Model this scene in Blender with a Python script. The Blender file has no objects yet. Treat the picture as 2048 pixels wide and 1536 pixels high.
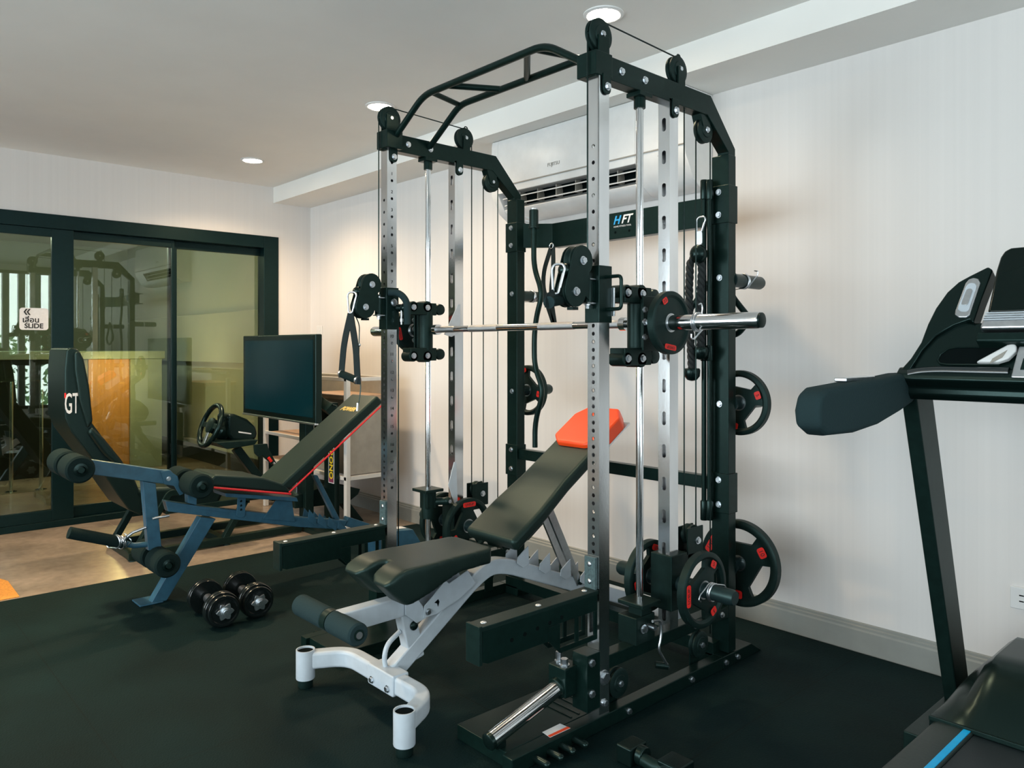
import bpy, bmesh, math, random
from mathutils import Vector, Matrix
random.seed(7)
C = bpy.context.scene.collection
PI = math.pi
V = Vector

# ------------------------------------------------------------------ camera model (image 2048x1536)
F, Y0, YAW, CH = 1534.87, 695.8, math.radians(42.2945), 1.2
SN, CS = math.sin(YAW), math.cos(YAW)
def ray(px, py):
    r = (px - 1024) / F
    return V((r * SN - CS, r * CS + SN, (Y0 - py) / F))
def Xp(px, py, x):
    v = ray(px, py); t = x / v.x; return V((x, v.y * t, CH + v.z * t))
def Yp(px, py, y):
    v = ray(px, py); t = y / v.y; return V((v.x * t, y, CH + v.z * t))
def Zp(px, py, z=0.0):
    v = ray(px, py); t = (z - CH) / v.z; return V((v.x * t, v.y * t, z))
def Tp(px, py, p0, n):
    v = ray(px, py); o = V((0, 0, CH)); t = (p0 - o).dot(n) / v.dot(n); return o + v * t
def crop(ox, oy, s): return lambda x, y: (ox + x / s, oy + y / s)

# ------------------------------------------------------------------ materials
def mat(name, col, rough=0.5, metal=0.0, spec=0.5, noise=None, bump=None, emit=None, coat=0.0):
    m = bpy.data.materials.new(name); m.use_nodes = True
    nt = m.node_tree; b = nt.nodes['Principled BSDF']
    b.inputs['Base Color'].default_value = (*col, 1)
    b.inputs['Roughness'].default_value = rough
    b.inputs['Metallic'].default_value = metal
    b.inputs['Specular IOR Level'].default_value = spec
    b.inputs['Coat Weight'].default_value = coat
    tc = nt.nodes.new('ShaderNodeTexCoord')
    if noise:
        sc, amt = noise[0], noise[1]
        n = nt.nodes.new('ShaderNodeTexNoise'); n.inputs['Scale'].default_value = sc; n.inputs['Detail'].default_value = 4
        mp = nt.nodes.new('ShaderNodeMapping')
        if len(noise) > 2: mp.inputs['Scale'].default_value = noise[2]
        nt.links.new(tc.outputs['Object'], mp.inputs[0]); nt.links.new(mp.outputs[0], n.inputs['Vector'])
        r = nt.nodes.new('ShaderNodeValToRGB')
        r.color_ramp.elements[0].position = 0.3; r.color_ramp.elements[1].position = 0.7
        r.color_ramp.elements[0].color = (*[c * (1 - amt) for c in col], 1)
        r.color_ramp.elements[1].color = (*[min(1, c * (1 + amt)) for c in col], 1)
        nt.links.new(n.outputs['Fac'], r.inputs[0]); nt.links.new(r.outputs[0], b.inputs['Base Color'])
    if bump:
        n2 = nt.nodes.new('ShaderNodeTexNoise'); n2.inputs['Scale'].default_value = bump[0]; n2.inputs['Detail'].default_value = 3
        nt.links.new(tc.outputs['Object'], n2.inputs['Vector'])
        bp = nt.nodes.new('ShaderNodeBump'); bp.inputs['Strength'].default_value = bump[1]; bp.inputs['Distance'].default_value = 0.002
        nt.links.new(n2.outputs['Fac'], bp.inputs['Height']); nt.links.new(bp.outputs[0], b.inputs['Normal'])
    if emit:
        b.inputs['Emission Color'].default_value = (*emit[0], 1); b.inputs['Emission Strength'].default_value = emit[1]
    return m

BLK = mat('black_powder_coat', (.0035, .0115, .0095), .30, spec=.24, noise=(60, .2))
BLKM = mat('black_satin_metal', (.005, .0135, .0115), .40, spec=.24, noise=(40, .2))
BLKP = mat('black_plastic', (.003, .008, .007), .26, spec=.34, bump=(300, .05))
RUB = mat('black_rubber', (.005, .013, .0115), .48, spec=.28, noise=(30, .2))
FOAM = mat('grey_foam', (.017, .032, .035), .9, spec=.2, bump=(250, .5))
FOAMB = mat('black_foam', (.0055, .0125, .012), .9, spec=.2, bump=(250, .5))
GLOSSB = mat('gloss_console_rim', (.006, .014, .016), .2, spec=.9, noise=(20, .1))
SEAT = mat('black_leatherette', (.0035, .009, .008), .42, spec=.3, bump=(220, .1))
VIN = mat('black_vinyl', (.0085, .0165, .014), .42, spec=.34, bump=(220, .12))
CHR = mat('brushed_chrome', (.84, .85, .86), .17, 1.0, noise=(9, .12, (1, 1, .25)), bump=(120, .03))
CHR2 = mat('polished_chrome', (.80, .81, .82), .1, 1.0, bump=(60, .02))
ZINC = mat('zinc_bolt', (.68, .72, .76), .28, 1.0, noise=(200, .15))
ALU = mat('silver_metal', (.7, .73, .76), .3, 1.0, noise=(50, .08))
WPAINT = mat('pale_grey_paint', (.50, .555, .60), .36, noise=(30, .05))
BLUE = mat('blue_grey_paint', (.030, .098, .150), .38, spec=.4, noise=(25, .15))
GALV = mat('dark_galvanised', (.05, .085, .088), .5, noise=(120, .4))
RED = mat('red_rubber', (.78, .018, .012), .5, noise=(80, .1))
REDP = mat('red_piping', (.72, .025, .03), .45, noise=(80, .1))
ORG = mat('orange_vinyl', (.93, .07, .008), .38, bump=(200, .08))
WHT = mat('white_plastic', (.74, .74, .73), .3, noise=(20, .03))
WHM = mat('white_metal', (.62, .61, .58), .4, noise=(20, .04))
INK = mat('black_ink', (.01, .012, .012), .6, noise=(50, .1))
DARK = mat('opening_shade', (.0025, .005, .005), .8, spec=.05, noise=(50, .1))  # near-black colour standing in for shade inside holes, slots and recesses
WOOD = mat('pale_wood', (.42, .27, .17), .5, noise=(14, .18, (1, 6, 1)))
GREYP = mat('grey_panel', (.30, .28, .24), .6, noise=(15, .1))
CYAN = mat('cyan_stripe', (.0, .40, .78), .4, noise=(60, .05))
CYAN2 = mat('cyan_letter', (.03, .35, .72), .45, noise=(60, .05))
YEL = mat('yellow_ink', (.75, .55, .02), .5, noise=(60, .1))
GOLD = mat('gold_print', (.55, .38, .08), .45, noise=(100, .2))
PLUM = mat('plum_print', (.18, .03, .07), .5, noise=(60, .1))
WHI = mat('white_print', (.75, .75, .75), .5, noise=(60, .04))
STRAP = mat('black_webbing', (.011, .02, .021), .8, spec=.2, bump=(400, .5))
ROPE = mat('black_rope', (.011, .016, .016), .75, bump=(200, .4))
SCREEN = mat('dark_screen', (.001, .004, .005), .2, spec=.25, noise=(4, .3), emit=((.0, .085, .105), .17))
WALL = mat('white_wall', (.745, .715, .69), .75, noise=(9, .018, (6, 6, .02)))
CEIL = mat('ceiling_paint', (.84, .825, .785), .85, noise=(3, .02))
BASE = mat('grey_skirting', (.27, .275, .25), .5, noise=(12, .06))
FRM = mat('black_aluminium', (.002, .0095, .0105), .33, spec=.25, noise=(40, .15))
NWALL = mat('cream_wall', (.42, .45, .34), .8, noise=(5, .04))
NBLK = mat('black_counter', (.01, .012, .011), .3, noise=(8, .2))
NORG = mat('honey_wood', (.62, .30, .09), .5, noise=(7, .15, (5, 5, .4)))
NTOP = mat('pale_green_stone', (.32, .40, .33), .3, noise=(10, .08))
LOUV = mat('dark_louver', (.03, .045, .045), .5, noise=(10, .1))
LEAF = mat('green_leaf', (.055, .14, .03), .6, noise=(20, .4))
ORGP = mat('orange_patch', (.62, .25, .035), .7, noise=(120, .25))
LAMP = mat('lamp_diffuser', (1, .95, .85), .5, emit=((1, .86, .66), 60), noise=(20, .02))

def mat_mat():
    m = mat('rubber_flooring', (.0022, .0098, .0102), .72, noise=(2.2, .35))
    nt = m.node_tree; b = nt.nodes['Principled BSDF']
    tc = nt.nodes.new('ShaderNodeTexCoord')
    vo = nt.nodes.new('ShaderNodeTexVoronoi'); vo.inputs['Scale'].default_value = 160
    nt.links.new(tc.outputs['Object'], vo.inputs['Vector'])
    bp = nt.nodes.new('ShaderNodeBump'); bp.inputs['Strength'].default_value = .35; bp.inputs['Distance'].default_value = .002
    nt.links.new(vo.outputs['Distance'], bp.inputs['Height'])
    br = nt.nodes.new('ShaderNodeTexBrick'); br.offset = 0; br.inputs['Scale'].default_value = 1
    br.inputs['Brick Width'].default_value = 1.0; br.inputs['Row Height'].default_value = 1.0
    br.inputs['Mortar Size'].default_value = .0022; br.inputs['Mortar Smooth'].default_value = .3
    mp = nt.nodes.new('ShaderNodeMapping'); mp.inputs['Location'].default_value = (.3, .35, 0)
    nt.links.new(tc.outputs['Object'], mp.inputs[0]); nt.links.new(mp.outputs[0], br.inputs['Vector'])
    mx = nt.nodes.new('ShaderNodeMixRGB'); old = b.inputs['Base Color'].links[0].from_socket
    nt.links.new(br.outputs['Fac'], mx.inputs[0]); nt.links.new(old, mx.inputs[1]); mx.inputs[2].default_value = (.002, .005, .005, 1)
    nt.links.new(mx.outputs[0], b.inputs['Base Color']); nt.links.new(bp.outputs[0], b.inputs['Normal'])
    return m
MATM = mat_mat(); MATM.node_tree.nodes['Principled BSDF'].inputs['Specular IOR Level'].default_value = .14
def floor_mat():
    m = mat('polished_tile', (.34, .27, .205), .27, noise=(3.0, .28))
    nt = m.node_tree; b = nt.nodes['Principled BSDF']
    tc = nt.nodes.new('ShaderNodeTexCoord')
    n2 = nt.nodes.new('ShaderNodeTexNoise'); n2.inputs['Scale'].default_value = 22; n2.inputs['Detail'].default_value = 8
    nt.links.new(tc.outputs['Object'], n2.inputs['Vector'])
    m1 = nt.nodes.new('ShaderNodeMixRGB'); m1.blend_type = 'MULTIPLY'; m1.inputs[0].default_value = .45
    old = b.inputs['Base Color'].links[0].from_socket
    nt.links.new(old, m1.inputs[1]); nt.links.new(n2.outputs['Fac'], m1.inputs[2])
    br = nt.nodes.new('ShaderNodeTexBrick'); br.offset = 0; br.inputs['Scale'].default_value = 1
    br.inputs['Brick Width'].default_value = .8; br.inputs['Row Height'].default_value = .8
    br.inputs['Mortar Size'].default_value = .002; br.inputs['Mortar Smooth'].default_value = .2
    mp = nt.nodes.new('ShaderNodeMapping'); mp.inputs['Rotation'].default_value = (0, 0, 0); mp.inputs['Location'].default_value = (.25, .1, 0)
    nt.links.new(tc.outputs['Object'], mp.inputs[0]); nt.links.new(mp.outputs[0], br.inputs['Vector'])
    mx = nt.nodes.new('ShaderNodeMixRGB'); nt.links.new(br.outputs['Fac'], mx.inputs[0]); nt.links.new(m1.outputs[0], mx.inputs[1]); mx.inputs[2].default_value = (.30, .24, .17, 1)
    nt.links.new(mx.outputs[0], b.inputs['Base Color'])
    return m
FLOORM = floor_mat()
def glass_mat(name, tint, refl):
    m = bpy.data.materials.new(name); m.use_nodes = True; nt = m.node_tree; nt.nodes.clear()
    o = nt.nodes.new('ShaderNodeOutputMaterial'); t = nt.nodes.new('ShaderNodeBsdfTransparent'); g = nt.nodes.new('ShaderNodeBsdfGlossy')
    t.inputs[0].default_value = (*tint, 1); g.inputs['Roughness'].default_value = .01; g.inputs['Color'].default_value = (.9, .93, .88, 1)
    lw = nt.nodes.new('ShaderNodeFresnel'); lw.inputs['IOR'].default_value = 1.5
    ad = nt.nodes.new('ShaderNodeMath'); ad.operation = 'ADD'; ad.use_clamp = True; ad.inputs[1].default_value = refl
    mx = nt.nodes.new('ShaderNodeMixShader')
    nt.links.new(lw.outputs[0], ad.inputs[0]); nt.links.new(ad.outputs[0], mx.inputs[0])
    nt.links.new(t.outputs[0], mx.inputs[1]); nt.links.new(g.outputs[0], mx.inputs[2]); nt.links.new(mx.outputs[0], o.inputs[0])
    return m
GLASS = glass_mat('tinted_glass', (.66, .73, .61), .05)
GLASSC = glass_mat('clear_glass', (.93, .96, .94), .02)

PEG = mat('peg_plastic', (.010, .021, .022), .38, spec=.4, noise=(60, .1))
for m_ in (BLK, BLKM, BLKP, RUB, FOAM, FOAMB, PEG, SEAT, VIN, FRM, MATM): m_.node_tree.nodes['Principled BSDF'].inputs['Specular Tint'].default_value = (.62, .96, .90, 1)
# ------------------------------------------------------------------ mesh builder
def off_of(p):
    v = V((0, 0, 0))
    while p is not None:
        v += p.location; p = p.parent
    return v
class MB:
    def __init__(s): s.bm = bmesh.new()
    def face(s, pts):
        try: s.bm.faces.new([s.bm.verts.new(p) for p in pts])
        except ValueError: pass
        return s
    def box(s, x0, x1, y0, y1, z0, z1):
        x0, x1 = sorted((x0, x1)); y0, y1 = sorted((y0, y1)); z0, z1 = sorted((z0, z1))
        v = [s.bm.verts.new((x, y, z)) for z in (z0, z1) for y in (y0, y1) for x in (x0, x1)]
        for f in ((0, 2, 3, 1), (4, 5, 7, 6), (0, 1, 5, 4), (2, 6, 7, 3), (0, 4, 6, 2), (1, 3, 7, 5)):
            s.bm.faces.new([v[i] for i in f])
        return s
    def prism(s, pts, vec, pts2=None):
        pts = [V(p) for p in pts]; vec = V(vec) if vec is not None else None
        a = [s.bm.verts.new(p) for p in pts]
        b = [s.bm.verts.new(p) for p in (pts2 if pts2 else [p + vec for p in pts])]
        n = len(a)
        s.bm.faces.new(a); s.bm.faces.new(list(reversed(b)))
        for i in range(n):
            j = (i + 1) % n
            s.bm.faces.new([a[j], a[i], b[i], b[j]])
        return s
    def ring(s, c, u, w, r, n, ph=0.0):
        return [s.bm.verts.new(c + (u * math.cos(ph + 2 * PI * i / n) + w * math.sin(ph + 2 * PI * i / n)) * r) for i in range(n)]
    def cyl(s, p0, p1, r, n=20, r2=None, caps=True):
        p0, p1 = V(p0), V(p1); d = (p1 - p0).normalized()
        u = d.orthogonal().normalized(); w = d.cross(u)
        a = s.ring(p0, u, w, r, n); b = s.ring(p1, u, w, r if r2 is None else r2, n)
        for i in range(n):
            j = (i + 1) % n; s.bm.faces.new([a[i], a[j], b[j], b[i]])
        if caps: s.bm.faces.new(list(reversed(a))); s.bm.faces.new(b)
        return s
    def lathe(s, c, axis, prof, n=32, closed=False):
        c = V(c); d = V(axis).normalized(); u = d.orthogonal().normalized(); w = d.cross(u)
        rings = [s.ring(c + d * h, u, w, max(r, 1e-5), n) for r, h in prof]
        m = len(rings)
        for k in range(m if closed else m - 1):
            a, b = rings[k], rings[(k + 1) % m]
            for i in range(n):
                j = (i + 1) % n; s.bm.faces.new([a[i], a[j], b[j], b[i]])
        if not closed:
            if prof[0][0] > 1e-4: s.bm.faces.new(list(reversed(rings[0])))
            if prof[-1][0] > 1e-4: s.bm.faces.new(rings[-1])
        return s
    def torus(s, c, axis, R, r, n=36, k=10):
        return s.lathe(c, axis, [(R + r * math.cos(2 * PI * i / k), r * math.sin(2 * PI * i / k)) for i in range(k)], n, True)
    def sphere(s, c, r, sc=(1, 1, 1), seg=20):
        mt = Matrix.Translation(V(c)) @ Matrix.Diagonal((*sc, 1))
        bmesh.ops.create_uvsphere(s.bm, u_segments=seg, v_segments=seg // 2, radius=r, matrix=mt); return s
    def tube(s, pts, r, n=12, fillet=0.0, closed=False, fs=6, caps=True, rx=None, up=None):
        P = [V(p) for p in pts]
        if fillet > 0:
            Q = []; m = len(P)
            for i in range(m):
                if not closed and i in (0, m - 1): Q.append(P[i]); continue
                a, b, c = P[i - 1], P[i], P[(i + 1) % m]
                d1, d2 = (a - b), (c - b); f = min(fillet, d1.length * .49, d2.length * .49)
                q0, q1 = b + d1.normalized() * f, b + d2.normalized() * f
                for k in range(fs + 1):
                    t = k / fs; Q.append(q0 * (1 - t) ** 2 + b * 2 * t * (1 - t) + q1 * t * t)
            P = Q
        m = len(P); T = []
        for i in range(m):
            if closed: t = P[(i + 1) % m] - P[i - 1]
            else: t = P[min(i + 1, m - 1)] - P[max(i - 1, 0)]
            T.append(t.normalized())
        u = T[0].orthogonal().normalized() if up is None else (V(up) - T[0] * V(up).dot(T[0])).normalized()
        rings = []
        for i in range(m):
            u = (u - T[i] * u.dot(T[i])).normalized(); w = T[i].cross(u)
            ph = PI / 4 if n == 4 else 0
            rr = [r, rx if rx else r]
            if n == 4:
                rings.append([s.bm.verts.new(P[i] + u * a * rr[0] + w * b * rr[1]) for a, b in ((1, 1), (-1, 1), (-1, -1), (1, -1))])
            else:
                rings.append([s.bm.verts.new(P[i] + u * math.cos(2 * PI * j / n) * rr[0] + w * math.sin(2 * PI * j / n) * rr[1]) for j in range(n)])
        for i in range(m if closed else m - 1):
            a, b = rings[i], rings[(i + 1) % m]
            for j in range(n):
                k = (j + 1) % n; s.bm.faces.new([a[j], a[k], b[k], b[j]])
        if not closed and caps: s.bm.faces.new(list(reversed(rings[0]))); s.bm.faces.new(rings[-1])
        return s
    def holed(s, o, u, v, W, H, holes, depth):
        """flat face o + u*[0,W] + v*[0,H] with stadium holes (centre height, rx, ry); short walls along depth"""
        o, u, v, depth = V(o), V(u), V(v), V(depth); uc = W / 2; N = 16
        holes = sorted(holes); edges = [0.0]
        for a, b in zip(holes, holes[1:]): edges.append((a[0] + b[0]) / 2)
        edges.append(H)
        def P(a, b): return s.bm.verts.new(o + u * a + v * b)
        for (h, rx, ry), a, b in zip(holes, edges, edges[1:]):
            lp = []
            for i in range(N):
                an = -PI / 2 + 2 * PI * i / N
                lp.append((uc + rx * math.cos(an), h + rx * math.sin(an) + (ry - rx) * (1 if math.sin(an) > 1e-6 else -1)))
            L = [P(*q) for q in lp]; D = [s.bm.verts.new(q.co + depth) for q in L]
            b0, b1 = P(uc, a), P(uc, b)
            s.bm.faces.new([b0, P(W, a), P(W, b), b1] + [L[i] for i in range(N // 2, -1, -1)])
            s.bm.faces.new([b1, P(0, b), P(0, a), b0] + [L[0]] + [L[i] for i in range(N - 1, N // 2 - 1, -1)])
            for i in range(N):
                j = (i + 1) % N; s.bm.faces.new([L[i], L[j], D[j], D[i]])
        return s
    def build(s, name, m, parent=None, bevel=0.0, seg=2, label=None, smooth=True, loc=None, normals=True):
        bm = s.bm
        if normals: bmesh.ops.recalc_face_normals(bm, faces=bm.faces)
        off = off_of(parent) if parent is not None else (V(loc) if loc is not None else V((0, 0, 0)))
        for v in bm.verts: v.co -= off
        if smooth:
            for f in bm.faces: f.smooth = True
            if bevel <= 0:
                for e in bm.edges:
                    if len(e.link_faces) == 2 and e.calc_face_angle(0) > math.radians(38): e.smooth = False
        me = bpy.data.meshes.new(name); bm.to_mesh(me); bm.free()
        me.materials.append(m)
        o = bpy.data.objects.new(name, me); C.objects.link(o)
        if bevel > 0:
            b = o.modifiers.new('bevel', 'BEVEL'); b.width = bevel; b.segments = seg; b.limit_method = 'ANGLE'; b.angle_limit = math.radians(35); b.harden_normals = True
        if parent is not None: o.parent = parent
        elif loc is not None: o.location = loc
        if label: o['label'] = label
        return o

def thing(name, label, cat, loc, group=None, rot=None):
    o = bpy.data.objects.new(name, None); o.empty_display_size = .1; C.objects.link(o); o.location = loc
    if rot: o.rotation_euler = rot
    o['label'] = label; o['category'] = cat
    if group: o['group'] = group
    return o
def tag(o, label, cat, group=None):
    o['label'] = label; o['category'] = cat
    if group: o['group'] = group
    return o
def struct(o): o['kind'] = 'structure'; return o
def dup(root, loc, label, group=None, rot=None):
    r = root.copy(); C.objects.link(r); r.location = loc; r['label'] = label
    if rot is not None: r.rotation_euler = rot
    if group: r['group'] = group
    for ch in list(root.children):
        c = ch.copy(); C.objects.link(c); c.parent = r
        for g in list(ch.children):
            d = g.copy(); C.objects.link(d); d.parent = c
    return r
def text_mesh(body, size, shear=0.0, bold=0.0, align='CENTER'):
    cu = bpy.data.curves.new('lettering', 'FONT'); cu.body = body; cu.size = size; cu.align_x = align; cu.align_y = 'CENTER'
    cu.shear = shear; cu.offset = bold; cu.extrude = size * .02; cu.resolution_u = 3
    o = bpy.data.objects.new('lettering', cu); C.objects.link(o)
    bpy.context.view_layer.update()
    me = bpy.data.meshes.new_from_object(o.evaluated_get(bpy.context.evaluated_depsgraph_get()))
    bpy.data.objects.remove(o); return me
def text(name, body, size, m, parent, c, right, up, shear=0.0, bold=0.0, label=None, sx=1.0):
    me = text_mesh(body, size, shear, bold); me.transform(Matrix.Diagonal((sx, 1, 1, 1))); r, u = V(right).normalized(), V(up).normalized(); n = r.cross(u)
    M = Matrix((r, u, n)).transposed().to_4x4(); M.translation = V(c) - off_of(parent)
    me.transform(M); me.name = name; me.materials.clear(); me.materials.append(m)
    o = bpy.data.objects.new(name, me); C.objects.link(o); o.parent = parent
    if label: o['label'] = label
    return o
def bolt(parent, p, ax, r=.0095, h=.009):
    p, ax = V(p), V(ax).normalized()
    b = MB(); b.cyl(p, p + ax * .003, r * 1.35, 16); b.cyl(p + ax * .003, p + ax * h, r, 6)
    return b.build('bolt', ZINC, parent)
def rrect(c, right, up, w, h, r, n=4):
    c, right, up = V(c), V(right), V(up); out = []
    for cx, cy, a0 in ((w / 2 - r, h / 2 - r, 0), (-w / 2 + r, h / 2 - r, 90), (-w / 2 + r, -h / 2 + r, 180), (w / 2 - r, -h / 2 + r, 270)):
        for k in range(n + 1):
            a = math.radians(a0 + 90 * k / n); out.append(c + right * (cx + r * math.cos(a)) + up * (cy + r * math.sin(a)))
    return out
XA, YA, ZA = V((1, 0, 0)), V((0, 1, 0)), V((0, 0, 1))

# ================================================================== THE ROOM
XD, YB, ZC = -5.86, 3.06, 2.49          # door wall, back wall, ceiling
XR, YF = 2.2, -3.2                       # window wall and the wall behind the camera
struct(MB().box(-11.2, XR + .1, YF - .1, YB + .1, -.1, 0).build('floor', FLOORM, smooth=False))
mt = MB().box(-4.3, 2.15, -3.15, 3.035, 0.0005, .004).build('rubber_mat', MATM, smooth=False)
tag(mt, 'black rubber gym mat covering the floor under all the machines', 'mat')
struct(MB().box(-11.2, XR + .1, YF - .1, YB + .1, ZC, ZC + .1).build('ceiling', CEIL, smooth=False))
struct(MB().box(XD - .12, XR + .1, YB, YB + .1, 0, ZC).build('wall_back', WALL, smooth=False))
struct(MB().box(XD, XR, 2.735, YB, 2.365, ZC).build('trim_1', CEIL, smooth=False))
bs = MB().prism([(XD, YB, 0), (XD, YB - .016, 0), (XD, YB - .016, .085), (XD, YB - .012, .092), (XD, YB - .012, .1), (XD, YB - .006, .104), (XD, YB - .006, .112), (XD, YB, .116)], (XR - XD, 0, 0))
struct(bs.build('baseboard_back', BASE, smooth=False))
DY1, DZ1 = 2.775, 2.092
w = MB().box(XD - .12, XD, DY1, YB, 0, ZC).box(XD - .12, XD, YF, DY1, DZ1, ZC)
struct(w.build('wall_left', WALL, smooth=False))
struct(MB().box(XD - .12, XR + .1, YF - .1, YF, 0, .25).box(XD - .12, XR + .1, YF - .1, YF, 2.4, ZC).box(XD - .12, -5.2, YF - .1, YF, .25, 2.4).box(1.8, XR + .1, YF - .1, YF, .25, 2.4).build('wall_front', WALL, smooth=False))
struct(MB().box(XR, XR + .1, YF, YB, 2.4, ZC).box(XR, XR + .1, YF, YB, 0, .25).box(XR, XR + .1, YF, -2.7, .25, 2.4).build('wall_right', WALL, smooth=False))
# windows (opposite the sliding door, and one added behind the camera for front light)
def window(name, a, b, z0, z1, along, fixed, n):
    r = bpy.data.objects.new(name, None); C.objects.link(r); r['kind'] = 'structure'
    fb = MB(); t = .05
    def bx(u0, u1, za, zb, d0=.0, d1=.06):
        if along == 'y': fb.box(fixed + d0, fixed + d1, u0, u1, za, zb)
        else: fb.box(u0, u1, fixed - d1, fixed - d0, za, zb)
    bx(a, b, z0, z0 + t); bx(a, b, z1 - t, z1)
    for k in range(n + 1):
        u = a + (b - a) * k / n; bx(max(a, u - t / 2), min(b, u + t / 2), z0, z1)
    fb.build('window_frame', FRM, r, .003)
    g = MB()
    if along == 'y': g.box(fixed + .028, fixed + .034, a + .02, b - .02, z0 + .02, z1 - .02)
    else: g.box(a + .02, b - .02, fixed - .034, fixed - .028, z0 + .02, z1 - .02)
    g.build('pane', GLASSC, r)
    return r
window('window_1', -2.7, YB - .02, .25, 2.4, 'y', XR, 4)
window('fill_window', -5.2, 1.8, .25, 2.4, 'x', YF, 5)
for k in range(27):
    y = -2.72 + .215 * k
    if y > 3.1: break
    l = MB().box(XR + .28, XR + .40, y - .045, y + .045, 0, 2.75).build('sunshade_fin', LOUV, None, .004)
    tag(l, 'dark upright sunshade fin standing outside the window wall', 'louver', 'sunshade fins outside the window wall')

# sliding door
d1 = bpy.data.objects.new('door_1', None); C.objects.link(d1); d1['kind'] = 'structure'; d1.location = (XD, 1.0, 0)
def yd(px, py=700, x=XD): return Xp(px, py, x).y
fx0, fx1 = XD - .11, XD + .012
MB().box(fx0, fx1, -2.6, yd(527), DZ1 - .095, DZ1).box(fx0, fx1, -2.6, yd(527), 0.0005, .045).build('door_rail', FRM, d1, .003)
for ya_, yb_ in ((yd(527) + .0005, DY1), (-2.7, -2.6005)): MB().box(fx0, fx1, ya_, yb_, 0.0005, DZ1).build('door_jamb', FRM, d1, .003)
def panel(y0, y1, x0, x1, st0, st1, zt=1.996, zb=.0455, br=.075):
    p = MB().box(x0, x1, y0, y0 + st0, zb, zt).box(x0, x1, y1 - st1, y1, zb, zt).box(x0, x1, y0 + st0, y1 - st1, zt - .055, zt).box(x0, x1, y0 + st0, y1 - st1, zb, zb + br).build('door_panel', FRM, d1, .003)
    xm = (x0 + x1) / 2
    MB().box(xm - .003, xm + .003, y0 + st0 - .01, y1 - st1 + .01, zb + br - .01, zt - .045).build('pane', GLASS, p)
    return p
panel(yd(343), yd(530), XD - .1, XD - .065, yd(360) - yd(343), .012)
panel(yd(128), yd(352), XD - .06, XD - .03, yd(148) - yd(128), .02)
pl = panel(yd(103) - 1.5, yd(147), XD - .025, XD + .008, .08, yd(147) - yd(103))
panel(-2.6, yd(103) - 1.42, XD - .06, XD - .03, .08, .08)
MB().box(XD + .008, XD + .03, yd(118) - .008, yd(118) + .008, .93, 1.18).build('door_handle', BLKP, pl, .005)
sc = Xp(68, 638, XD - .004)
stk = MB().prism(rrect(sc, YA, ZA, .165, .145, .018), (.002, 0, 0)).build('door_sticker', WHI, pl)
sx = sc.x + .0025
text('lettering', '«', .085, INK, stk, (sx, sc.y - .04, sc.z + .052), YA, ZA, bold=.001)
text('lettering', 'เลื่อน', .048, INK, stk, (sx, sc.y - .018, sc.z - .008), YA, ZA, bold=.001)
text('lettering', 'SLIDE', .044, INK, stk, (sx, sc.y - .001, sc.z - .047), YA, ZA, bold=.0012)

# room beyond the sliding door
NX0 = -10.9
struct(MB().box(NX0, XD - .12, YB, YB + .1, 0, ZC).build('wall_far_back', NWALL, smooth=False))
struct(MB().box(NX0 - .1, NX0, YF, YB, 0, ZC).build('wall_far_left', NWALL, smooth=False))
struct(MB().box(NX0, XD - .12, YF - .1, YF, 0, ZC).build('wall_far_front', NWALL, smooth=False))
struct(MB().box(NX0, XD - .13, YB - .02, YB, 0, .16).build('baseboard_far', NBLK, smooth=False))
wb = MB().box(-10.6, -6.35, YB - .09, YB, 1.055, 1.55).build('wall_board', NWALL, None, .006)
tag(wb, 'long pale board fixed to the wall in the room behind the glass door', 'board')
rc = thing('bar_counter', 'black and honey wood bar counter with pale top in the next room', 'counter', (-8.4, 1.2, 0))
MB().box(-8.75, -8.2, -2.6, 1.95, 0, 1.09).build('black_front', NBLK, rc, .004)
MB().box(-8.75, -8.2, 1.952, 2.32, 0, 1.09).build('wood_front', NORG, rc, .004)
MB().box(-8.78, -8.17, 2.322, 2.62, 0, 1.09).build('end_panel', NTOP, rc, .004)
MB().box(-8.8, -8.14, -2.62, 2.64, 1.092, 1.17).build('countertop', NTOP, rc, .006)
# cocktail table legs seen at the edge of the glass
ct = thing('glass_table', 'glass-topped table on thin steel poles behind the door glass', 'table', (-6.9, .95, 0))
p1, p2 = Zp(22, 985), Zp(82, 980)
for p in (p1, p2):
    MB().cyl((p.x, p.y, .012), (p.x, p.y, .93), .016, 16).lathe((p.x, p.y, 0), ZA, [(.045, .001), (.045, .008), (.02, .014)], 24).build('leg', CHR2, ct)
q = (p1 + p2) / 2
MB().box(q.x - .35, q.x + .35, p1.y - .5, p2.y + .12, .932, .944).build('table_top', GLASSC, ct, .003)

# ================================================================== air conditioner
ac = thing('air_conditioner', 'white split air conditioner mounted high on the back wall under the soffit', 'air conditioner', (-2.65, YB, 1.93))
ax0, ax1 = -3.30, -1.99
full = [(YB - .002, 2.363), (2.85, 2.363), (2.845, 2.34), (2.838, 2.11), (2.845, 2.06), (2.905, 1.96), (2.96, 1.925), (YB - .002, 1.925)]
notch = [(YB - .002, 2.363), (2.85, 2.363), (2.845, 2.34), (2.838, 2.11), (2.845, 2.062), (2.95, 2.075), (2.975, 2.01), (2.893, 1.978), (2.905, 1.96), (2.96, 1.925), (YB - .002, 1.925)]
e0, e1 = Xp(0, 0, 1) and -3.245, -2.27
b = MB()
b.prism([(ax0, y, z) for y, z in full], (e0 - ax0, 0, 0)); b.prism([(e1, y, z) for y, z in full], (ax1 - e1, 0, 0)); b.prism([(e0, y, z) for y, z in notch], (e1 - e0, 0, 0))
b.build('body', WHT, ac, .004)
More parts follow.
